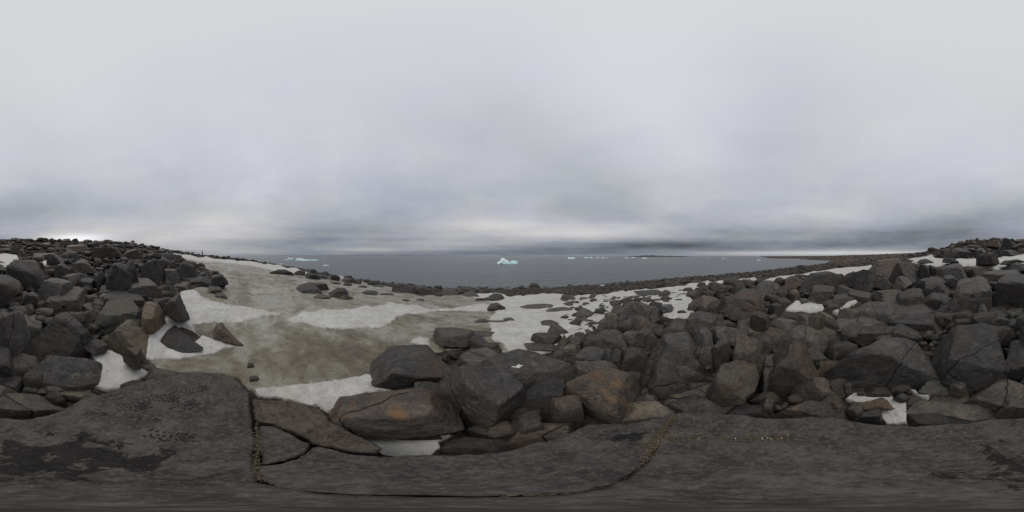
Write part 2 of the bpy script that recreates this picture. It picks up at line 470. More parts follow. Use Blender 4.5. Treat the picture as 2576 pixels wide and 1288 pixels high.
def snow_material():
    m, n = material('snow')
    p = n.new('ShaderNodeNewGeometry').outputs['Position']
    cl = n.new('ShaderNodeAttribute', attribute_name='clean').outputs['Fac']
    a = n.noise(p, 0.75, 6, 0.62, 0.6)
    b = n.noise(p, 3.2, 6, 0.7, 0.4)
    f = n.noise(p, 26.0, 5, 0.75)
    st = n.noise(n.vec('MULTIPLY', p, (0.35, 1.5, 1)), 1.6, 6, 0.68, 0.5)
    sl = n.noise(n.vec('MULTIPLY', p, (0.22, 1.3, 1)), 0.5, 4, 0.6, 0.8)
    k = n.math('ADD', n.math('ADD', n.math('MULTIPLY', a, 0.35), n.math('MULTIPLY', b, 0.25)), n.math('ADD', n.math('MULTIPLY', st, 0.18), n.math('MULTIPLY', sl, 0.27)))
    stain = n.map(n.vec('LENGTH', n.vec('SUBTRACT', p, (-1.9, 2.0, -0.6))), 0.5, 5.5, 0.030, 0.0)
    dirt = n.ramp(n.math('SUBTRACT', k, stain), [(0.42, (0.080, 0.068, 0.047)), (0.465, (0.118, 0.102, 0.071)), (0.50, (0.156, 0.142, 0.106)), (0.535, (0.205, 0.194, 0.156)), (0.58, (0.26, 0.256, 0.226))])
    dirt = n.mix(n.map(f, 0.53, 0.66, 0, 0.6), dirt, (0.075, 0.062, 0.045, 1))
    dirt = n.mix(n.map(f, 0.46, 0.34, 0, 0.18), dirt, (0.36, 0.36, 0.33, 1))
    white = n.mix(n.map(b, 0.40, 0.58), (0.46, 0.455, 0.43, 1), (0.38, 0.375, 0.35, 1))
    white = n.mix(n.map(k, 0.47, 0.56, 0, 0.65), white, (0.34, 0.325, 0.285, 1))
    white = n.mix(n.map(f, 0.54, 0.68, 0, 0.5), white, (0.30, 0.285, 0.25, 1))
    white = n.mix(n.map(f, 0.45, 0.34, 0, 0.6), white, (0.53, 0.525, 0.50, 1))
    edge = n.math('ADD', cl, n.math('MULTIPLY', n.math('SUBTRACT', st, 0.5), 1.5))
    c = n.mix(n.map(edge, 0.30, 0.72), dirt, white)
    grit = n.math('MULTIPLY', n.map(n.noise(p, 11.0, 6, 0.8), 0.60, 0.68), n.map(a, 0.42, 0.6, 0.15, 0.8))
    c = n.mix(grit, c, (0.06, 0.05, 0.038, 1))
    cups = n.new('ShaderNodeTexVoronoi', {'Vector': n.vec('MULTIPLY', p, (1, 1.4, 1)), 'Scale': 4.5}, feature='SMOOTH_F1').outputs['Distance']
    bp = n.new('ShaderNodeBump', {'Strength': 0.85, 'Distance': 0.07, 'Height': n.math('ADD', n.math('ADD', n.math('MULTIPLY', b, 1.0), n.math('MULTIPLY', f, 0.3)), n.math('MULTIPLY', cups, 0.8))})
    finish(n, c, 0.5, 0.3, bp.outputs[0])
    return m


def water_material():
    m, n = material('sea_water')
    p = n.new('ShaderNodeNewGeometry').outputs['Position']
    a = n.noise(n.vec('MULTIPLY', p, (0.55, 1.5, 1)), 1.1, 4, 0.6)
    b = n.noise(n.vec('MULTIPLY', p, (0.5, 1.2, 1)), 5.0, 3, 0.6)
    big = n.noise(n.vec('MULTIPLY', p, (0.4, 1.0, 1)), 0.02, 3, 0.5)
    sw = n.noise(n.vec('MULTIPLY', p, (0.10, 0.42, 1)), 0.9, 4, 0.65)
    hgt = n.math('ADD', n.math('ADD', n.math('MULTIPLY', a, 0.8), n.math('MULTIPLY', b, 0.2)), n.math('MULTIPLY', sw, 4.5))
    bp = n.new('ShaderNodeBump', {'Strength': n.map(big, 0.35, 0.65, 0.6, 1.0), 'Distance': 0.4, 'Height': hgt})
    finish(n, (0.070, 0.080, 0.085, 1), 0.30, 0.5, bp.outputs[0], IOR=1.33)
    return m


def ice_material():
    m, n = material('glacier_ice')
    tc = n.new('ShaderNodeTexCoord').outputs['Object']
    at = n.new('ShaderNodeAttribute', attribute_name='deep').outputs['Fac']
    a = n.noise(tc, 0.5, 5, 0.6, 0.5)
    c = n.mix(n.map(a, 0.35, 0.65), (0.66, 0.71, 0.72, 1), (0.49, 0.63, 0.655, 1))
    c = n.mix(n.math('MULTIPLY', at, 0.8), c, (0.12, 0.37, 0.39, 1))
    bp = n.new('ShaderNodeBump', {'Strength': 0.7, 'Distance': 0.5, 'Height': n.noise(tc, 1.4, 5, 0.7)})
    finish(n, c, 0.4, 0.4, bp.outputs[0])
    return m


def plain(name, c, rough=0.8, var=0.25, scale=30):
    m, n = material(name)
    tc = n.new('ShaderNodeTexCoord').outputs['Object']
    k = n.map(n.noise(tc, scale, 4, 0.6), 0.3, 0.7, 1 - var, 1 + var)
    cs = n.vec('SCALE', (*c[:3],))
    n.put(cs.node, 'Scale', k)
    finish(n, cs, rough, 0.15)
    return m


M_SLAB, M_GROUND, M_SNOW, M_SEA, M_ICE = slab_material(), ground_material(), snow_material(), water_material(), ice_material()

# ------------------------------------------------------------------ ground sheet
def polar_grid(az_n, radii, full=True, a0=-math.pi, a1=math.pi):
    A = np.linspace(a0, a1, az_n, endpoint=not full)
    AA, RR = np.meshgrid(A, radii, indexing='ij')
    na, nr = AA.shape
    ii, jj = np.meshgrid(np.arange(na if full else na - 1), np.arange(nr - 1), indexing='ij')
    i1 = (ii + 1) % na
    f = np.stack([ii * nr + jj, ii * nr + jj + 1, i1 * nr + jj + 1, i1 * nr + jj], -1).reshape(-1, 4)[:, ::-1]
    return AA, RR, f


# sea: one sheet to the horizon
rs = np.r_[0.05, np.exp(np.linspace(math.log(15), math.log(25000), 60))]
AA, RR, F = polar_grid(180, rs)
s = mesh_obj('sea', np.stack([RR * np.sin(AA), RR * np.cos(AA), np.full_like(RR, SEA_Z)], -1).reshape(-1, 3), F[:, ::-1], M_SEA)
tag(s, 'calm grey sea reaching to the horizon', kind='structure')

# ------------------------------------------------------------------ snow
def sdist(px, py, poly):
    """signed distance (pixels, + inside) of points to a polygon"""
    P = np.asarray(poly, float)
    Q = np.roll(P, -1, 0)
    best = np.full(px.shape, 1e18)
    ins = np.zeros(px.shape, bool)
    for (x0, y0), (x1, y1) in zip(P, Q):
        ex, ey = x1 - x0, y1 - y0
        t = np.clip(((px - x0) * ex + (py - y0) * ey) / (ex * ex + ey * ey + 1e-9), 0, 1)
        best = np.minimum(best, (px - x0 - t * ex) ** 2 + (py - y0 - t * ey) ** 2)
        c = ((y0 > py) != (y1 > py)) & (px < (x1 - x0) * (py - y0) / (y1 - y0 + 1e-12) + x0)
        ins ^= c
    return np.where(ins, 1, -1) * np.sqrt(best)


def sstep(v, a, b):
    t = np.clip((v - a) / (b - a), 0, 1)
    return t * t * (3 - 2 * t)


SNOW_MAIN = [(392, 631), (430, 636), (480, 642), (540, 649), (600, 655), (650, 659), (700, 667), (750, 676), (800, 686), (860, 695), (900, 705), (950, 715), (1000, 724),
             (1040, 737), (1100, 742), (1160, 738), (1250, 735), (1290, 744), (1330, 742), (1390, 737), (1450, 743), (1500, 737), (1560, 733), (1620, 728), (1680, 722), (1730, 714),
             (1800, 705), (1860, 699), (1905, 695), (1905, 706), (1850, 712), (1800, 718), (1760, 724), (1735, 737), (1748, 757), (1738, 777), (1752, 786), (1738, 802), (1692, 806), (1668, 797),
             (1655, 772), (1600, 768), (1545, 775), (1532, 792), (1517, 822), (1492, 842), (1437, 852), (1425, 866), (1395, 884), (1330, 892), (1262, 890), (1246, 862), (1150, 880),
             (1085, 890), (985, 912), (960, 950), (1030, 985), (930, 995), (835, 1045), (800, 1030), (700, 1012), (650, 1010), (622, 985), (600, 962), (560, 950), (470, 948), (395, 950), (372, 912),
             (332, 882), (335, 855), (382, 817), (415, 798), (440, 772), (452, 735), (500, 722), (575, 716), (560, 692), (520, 680), (490, 664), (450, 648), (418, 639)]
HOLLOW = [(408, 860), (425, 838), (455, 822), (480, 830), (503, 850), (480, 870), (455, 884), (425, 876)]
CLEAN = [[(448, 728), (490, 735), (510, 752), (560, 768), (640, 775), (705, 793), (660, 800), (620, 812), (560, 815), (520, 820), (470, 822), (440, 800), (436, 770)],
         [(325, 860), (380, 812), (420, 806), (475, 815), (505, 845), (525, 855), (590, 877), (560, 892), (520, 902), (440, 910), (370, 908), (325, 878)],
         [(716, 808), (770, 790), (825, 785), (870, 778), (950, 778), (980, 765), (1010, 768), (1060, 775), (1100, 785), (1070, 795), (1000, 800), (985, 815), (950, 828), (870, 834), (800, 829), (760, 818)],
         [(1095, 783), (1160, 775), (1215, 764), (1245, 768), (1225, 787), (1150, 791)],
         [(1165, 745), (1250, 730), (1400, 735), (1560, 728), (1910, 690), (1910, 725), (1760, 815), (1500, 865), (1300, 900), (1238, 860), (1230, 800), (1262, 772), (1205, 756)],
         [(640, 984), (700, 980), (760, 972), (830, 965), (900, 950), (935, 946), (1040, 980), (900, 1000), (830, 1050), (800, 1030), (730, 1010), (640, 1005)],
         [(1030, 868), (1055, 853), (1078, 857), (1082, 870), (1060, 874)], [(970, 915), (1000, 895), (1035, 888), (1010, 905)],
         [(560, 652), (700, 664), (800, 684), (870, 696), (800, 702), (700, 684), (600, 666)],
         [(392, 628), (430, 632), (540, 645), (640, 655), (740, 672), (640, 668), (540, 660), (450, 650)]]


def snow_sheet(name, poly, n_az, label, clean_polys=None, thick=0.07, hole=None, edge=5.0, all_clean=False, kind=None, cat=None):
    xs = [p[0] for p in poly]
    x0, x1 = min(xs) - 12, max(xs) + 12
    ys = [p[1] for p in poly]
    dlo = max(0.5, hit((x0 + x1) / 2, max(ys) + 14)[1] * 0.55)
    dhi = max(hit(x, y)[1] for x, y in poly) * 1.2
    el = np.linspace(math.atan2(1.0, dlo), math.atan2(1.0, dhi), max(30, int(n_az * 0.55)))
    rr = np.unique(np.r_[1.0 / np.tan(el), np.exp(np.linspace(math.log(dlo), math.log(dhi), max(30, n_az // 4)))])
    A = np.linspace(px_dir(x0, 0)[0], px_dir(x1, 0)[0], n_az)
    AA, RR = np.meshgrid(A, rr, indexing='ij')
    Zt = terrain_polar(AA, RR)
    X = AA / math.pi * 1288 + 1288
    Y = 644 - np.arctan2(terrain_polar(AA, RR, False) - CAM_Z, RR) / math.pi * 1288
    p3 = np.stack([X * 0.05, Y * 0.05, np.zeros_like(X)], -1).reshape(-1, 3)
    ragged = fbm(p3, 3, 77).reshape(X.shape) * 3.0
    sd_ = sdist(X, Y, poly) + ragged * (edge / 5)
    if hole:
        sd_ = np.minimum(sd_, -sdist(X, Y, hole) + ragged * 0.3)
    m = sstep(sd_, -edge, edge * 1.4)
    w3 = np.stack([RR * np.sin(AA), RR * np.cos(AA), np.zeros_like(RR)], -1).reshape(-1, 3)
    und = (fbm(w3 * 0.8, 3, 41) * 0.03 + fbm(w3 * 4.0, 2, 43) * 0.008).reshape(X.shape)
    clean = np.ones_like(X) * (1.0 if all_clean else 0.0)
    if all_clean:
        clean = 0.25 + 0.75 * sstep(sd_, -edge * 0.2, edge * 2.2)
    for q in clean_polys or []:
        clean = np.maximum(clean, sstep(sdist(X, Y, q) + ragged, -5, 7))
    scale_th = np.clip(RR / 4, 0.6, 1.0)
    Zs = Zt - 0.12 + m * (0.12 + (thick + clean * 0.025 + und) * scale_th)
    keep = (m > 0.02)
    na, nr = X.shape
    ii, jj = np.meshgrid(np.arange(na - 1), np.arange(nr - 1), indexing='ij')
    kq = keep[:-1, :-1] | keep[1:, :-1] | keep[:-1, 1:] | keep[1:, 1:]
    f = np.stack([ii * nr + jj, (ii + 1) * nr + jj, (ii + 1) * nr + jj + 1, ii * nr + jj + 1], -1)[kq]
    used = np.unique(f)
    remap = np.full(na * nr, -1)
    remap[used] = np.arange(len(used))
    V = np.stack([RR * np.sin(AA), RR * np.cos(AA), Zs], -1).reshape(-1, 3)[used]
    o = mesh_obj(name, V, remap[f][:, ::-1], M_SNOW)
    attr(o, 'clean', clean.ravel()[used])
    tag(o, label, cat, kind=kind)
    return o


snow_sheet('snow_field', SNOW_MAIN, 900, 'broad field of dirty grey old snow sloping to the shore', CLEAN, 0.07, HOLLOW, kind='structure')
PATCHES = [
    ([(85, 655), (125, 654), (135, 660), (152, 663), (148, 674), (120, 674), (105, 667)], 60, 'small white snow patch under the ridge, right of the domed boulder'),
    ([(228, 893), (258, 873), (275, 880), (308, 893), (315, 908), (350, 923), (385, 945), (345, 965), (300, 985), (270, 990), (232, 980), (232, 945), (244, 925)], 160, 'bright curved snow patch between the footprint slab and the dark rocks'),
    ([(840, 1060), (900, 1066), (960, 1080), (1010, 1090), (1020, 1100), (1060, 1101), (1090, 1097), (1150, 1094), (1125, 1106), (1104, 1116), (1112, 1130), (1085, 1150), (1000, 1155), (960, 1150), (930, 1120), (880, 1085)], 220, 'grey front snow strip under the boulder with ochre patch'),
    ([(1972, 788), (1990, 768), (2002, 759), (2045, 763), (2072, 764), (2074, 780), (2062, 789), (2010, 788), (1990, 790)], 120, 'snow pool among the right-hand boulders, widest patch there'),
    ([(2090, 792), (2110, 780), (2130, 764), (2150, 755), (2164, 759), (2132, 776), (2114, 784), (2108, 797)], 90, 'narrow slanting snow sliver right of the snow pool'),
    ([(2122, 1012), (2150, 992), (2190, 995), (2235, 989), (2250, 1005), (2280, 1010), (2282, 1070), (2230, 1075), (2205, 1050), (2190, 1025), (2150, 1020)], 170, 'little snow hollow beside the bare slab, capped by an oval rock'),
    ([(2276, 986), (2300, 983), (2320, 993), (2348, 997), (2332, 1012), (2310, 1003)], 80, 'small snow scrap below the massive black square boulder'),
    ([(1905, 706), (1932, 701), (1960, 694), (2020, 688), (2050, 681), (2110, 674), (2195, 665), (2195, 676), (2172, 688), (2140, 692), (2122, 696), (2100, 693), (2060, 694), (1990, 701), (1945, 709)], 260, 'long white snow strip behind the broad flat-topped dark boulder'),
    ([(2280, 653), (2300, 649), (2330, 644), (2350, 639), (2352, 648), (2400, 650), (2470, 650), (2500, 646), (2540, 643), (2580, 638), (2620, 640), (2625, 652), (2610, 662), (2595, 674), (2560, 672), (2535, 674), (2510, 682), (2480, 676), (2440, 672), (2400, 670), (2350, 674), (2305, 672)], 330, 'upper white snow band below the skyline rock ridge'),
]
for poly, n, lab in PATCHES:
    snow_sheet('snow_patch', poly, n, lab, None, 0.06, None, 2.5, True, cat='snow patch')

def in_snow(x, y, grow=0.0):
    X = np.arctan2(x, y) / math.pi * 1288 + 1288
    d = np.hypot(x, y)
    Y = 644 - np.arctan2(terrain_polar(np.arctan2(x, y), d, False) - CAM_Z, d) / math.pi * 1288
    m = sdist(X, Y, SNOW_MAIN) > grow
    for poly, _, _ in PATCHES:
        m |= sdist(X, Y, poly) > grow
        m |= sdist(X + 2576, Y, poly) > grow
    return m



def sink(d):
    """how far the floor of the gaps lies below the general surface of the boulder field"""
    return 0.20 * np.clip(np.asarray(d) / 2.2, 0.3, 1.0) * np.clip((34.0 - np.asarray(d)) / 24.0, 0.0, 1.0)


# ground sheet: one surface from under the camera to the horizon
radii = np.r_[0.02, np.linspace(0.3, 3, 30), np.exp(np.linspace(math.log(3.05), math.log(60), 150)), np.exp(np.linspace(math.log(62), math.log(4000), 90))]
AA, RR, F = polar_grid(640, radii)
Z = terrain_polar(AA, RR)
snowy = in_snow((RR * np.sin(AA)).ravel(), (RR * np.cos(AA)).ravel(), -7.0).reshape(RR.shape)
Z = Z - np.where(snowy, 0.0, sink(RR) * (Z > SEA_Z + 0.5))
g = mesh_obj('ground', np.stack([RR * np.sin(AA), RR * np.cos(AA), Z], -1).reshape(-1, 3), F[:, ::-1], M_GROUND)
tag(g, 'dark stony ground and brown tundra under the boulders', kind='structure')

# ------------------------------------------------------------------ rocks
def ico(level):
    bm = bmesh.new()
    bmesh.ops.create_icosphere(bm, subdivisions=level, radius=1.0)
    bm.verts.ensure_lookup_table()
    v = np.array([x.co[:] for x in bm.verts])
    f = np.array([[x.index for x in q.verts] for q in bm.faces])
    bm.free()
    v /= np.linalg.norm(v, axis=1)[:, None]
    return v, f


ICO = {k: ico(k) for k in (2, 3, 4, 5, 6)}


def rock_shape(seed, level, kind='b', roll=0.0, detail=True, full=0.0):
    """a weathered block in a unit box: soft intersection of cut planes, then relief; returns verts, faces"""
    r = np.random.default_rng(seed)
    d, f = ICO[level]
    q = {'b': 90, 'r': 48, 'f': 70, 'w': 100}[kind] * r.uniform(0.85, 1.3) * (1 - 0.5 * full)
    wob = {'b': 0.20, 'r': 0.22, 'f': 0.13, 'w': 0.22}[kind]
    pl = []
    for ax in range(3):
        for sg in (-1, 1):
            n = np.zeros(3)
            n[ax] = sg
            n += r.normal(0, wob, 3) * (0.55 if ax == 2 else 1.0)
            if ax < 2:
                n[2] = abs(r.normal({'b': 0.22, 'r': 0.2, 'f': 0.35, 'w': 0.3}[kind], 0.18)) - 0.04
            if ax == 2 and sg > 0:
                n[0] -= math.tan(math.radians(roll)) * 0.9
                n[1] -= r.uniform(-0.05, 0.42)
            pl.append((n / np.linalg.norm(n), r.uniform(0.88, 1.05)))
    for _ in range({'b': 6, 'r': 11, 'f': 6, 'w': 6}[kind]):
        n = r.normal(0, 1, 3)
        n[2] = abs(n[2]) * 1.15 - 0.1
        n /= np.linalg.norm(n)
        pl.append((n, np.abs(n).sum() * r.uniform({'b': 0.60, 'r': 0.60, 'f': 0.62, 'w': 0.58}[kind] + 0.14 * full, 0.88 + 0.04 * full)))
    if kind == 'w':
        for sg in (-1, 1):
            n = np.array([sg * r.uniform(0.7, 1.0), r.uniform(-0.3, 0.1), r.uniform(0.45, 0.8)])
            n /= np.linalg.norm(n)
            pl.append((n, r.uniform(0.66, 0.95)))
    Nn = np.array([p[0] for p in pl])
    Dd = np.array([p[1] for p in pl])
    t = np.maximum(d @ Nn.T, 0) / Dd
    rad = (t ** q).sum(1) ** (-1 / q)
    v = d * rad[:, None]
    # plan irregularity
    v[:, 0] *= 1 - 0.10 * abs(r.normal()) * v[:, 2] + 0.14 * r.normal() * v[:, 1]
    v[:, 1] *= 1 + 0.10 * r.normal() * v[:, 0]
    so = r.uniform(0, 50, 3)
    s = seed % 1000
    v += d * (fbm(v * 1.6 + so, 3, s, 0.5) * 0.026)[:, None]
    if detail and level >= 4:
        # bedding ledges
        ax = r.normal(0, 0.35, 3) + np.array([0, 0, 1.0])
        ax /= np.linalg.norm(ax)
        h = v @ ax * r.uniform(2.6, 4.5) + vnoise(v * 2 + so, s + 3) * 0.7
        saw = h - np.floor(h)
        v += d * ((saw - 0.5) * 0.020 * r.uniform(0.2, 1.2))[:, None]
        # chips
        ch = vnoise(v * 3.1 + so, s + 5)
        v -= d * (np.clip(ch - 0.35, 0, 1) * 0.08)[:, None]
        v += d * (fbm(v * 7 + so, 2, s + 9) * 0.010)[:, None]
        for _ in range(int(r.integers(0, 3))):
            n = r.normal(0, 1, 3) * np.array([1, 1, 0.6])
            n /= np.linalg.norm(n)
            e = v @ n - r.uniform(-0.4, 0.4) + vnoise(v * 2.3 + so, s + 13) * 0.09
            v -= d * (np.exp(-(e / 0.016) ** 2) * 0.07)[:, None]
    # lie tilted, as fallen blocks do
    tl = {'b': 0.17, 'r': 0.15, 'f': 0.07, 'w': 0.2}[kind] * (1 - 0.5 * full)
    ax_, ay_ = r.normal(0, tl), r.normal(0, tl)
    v[:, 2] *= 0.7
    v = np.stack([v[:, 0], v[:, 1] * math.cos(ax_) - v[:, 2] * math.sin(ax_), v[:, 1] * math.sin(ax_) + v[:, 2] * math.cos(ax_)], -1)
    v = np.stack([v[:, 0] * math.cos(ay_) + v[:, 2] * math.sin(ay_), v[:, 1], -v[:, 0] * math.sin(ay_) + v[:, 2] * math.cos(ay_)], -1)
    v -= (v.max(0) + v.min(0)) / 2
    v /= (v.max(0) - v.min(0)) / 2
    return v, f


TINT = {'d': (0.72, 0.72, 0.73, 1), 'g': (0.98, 0.98, 0.98, 1), 'w': (1.0, 0.90, 0.83, 1), 't': (1.36, 1.24, 1.05, 1), 'k': (0.99, 1.01, 0.94, 1), 'l': (1.32, 1.26, 1.15, 1), 'o': (0.98, 0.92, 0.86, 0.0)}


def proj(V):
    a = np.arctan2(V[:, 0], V[:, 1])
    e = np.arctan2(V[:, 2] - CAM_Z, np.hypot(V[:, 0], V[:, 1]))
    return a, e


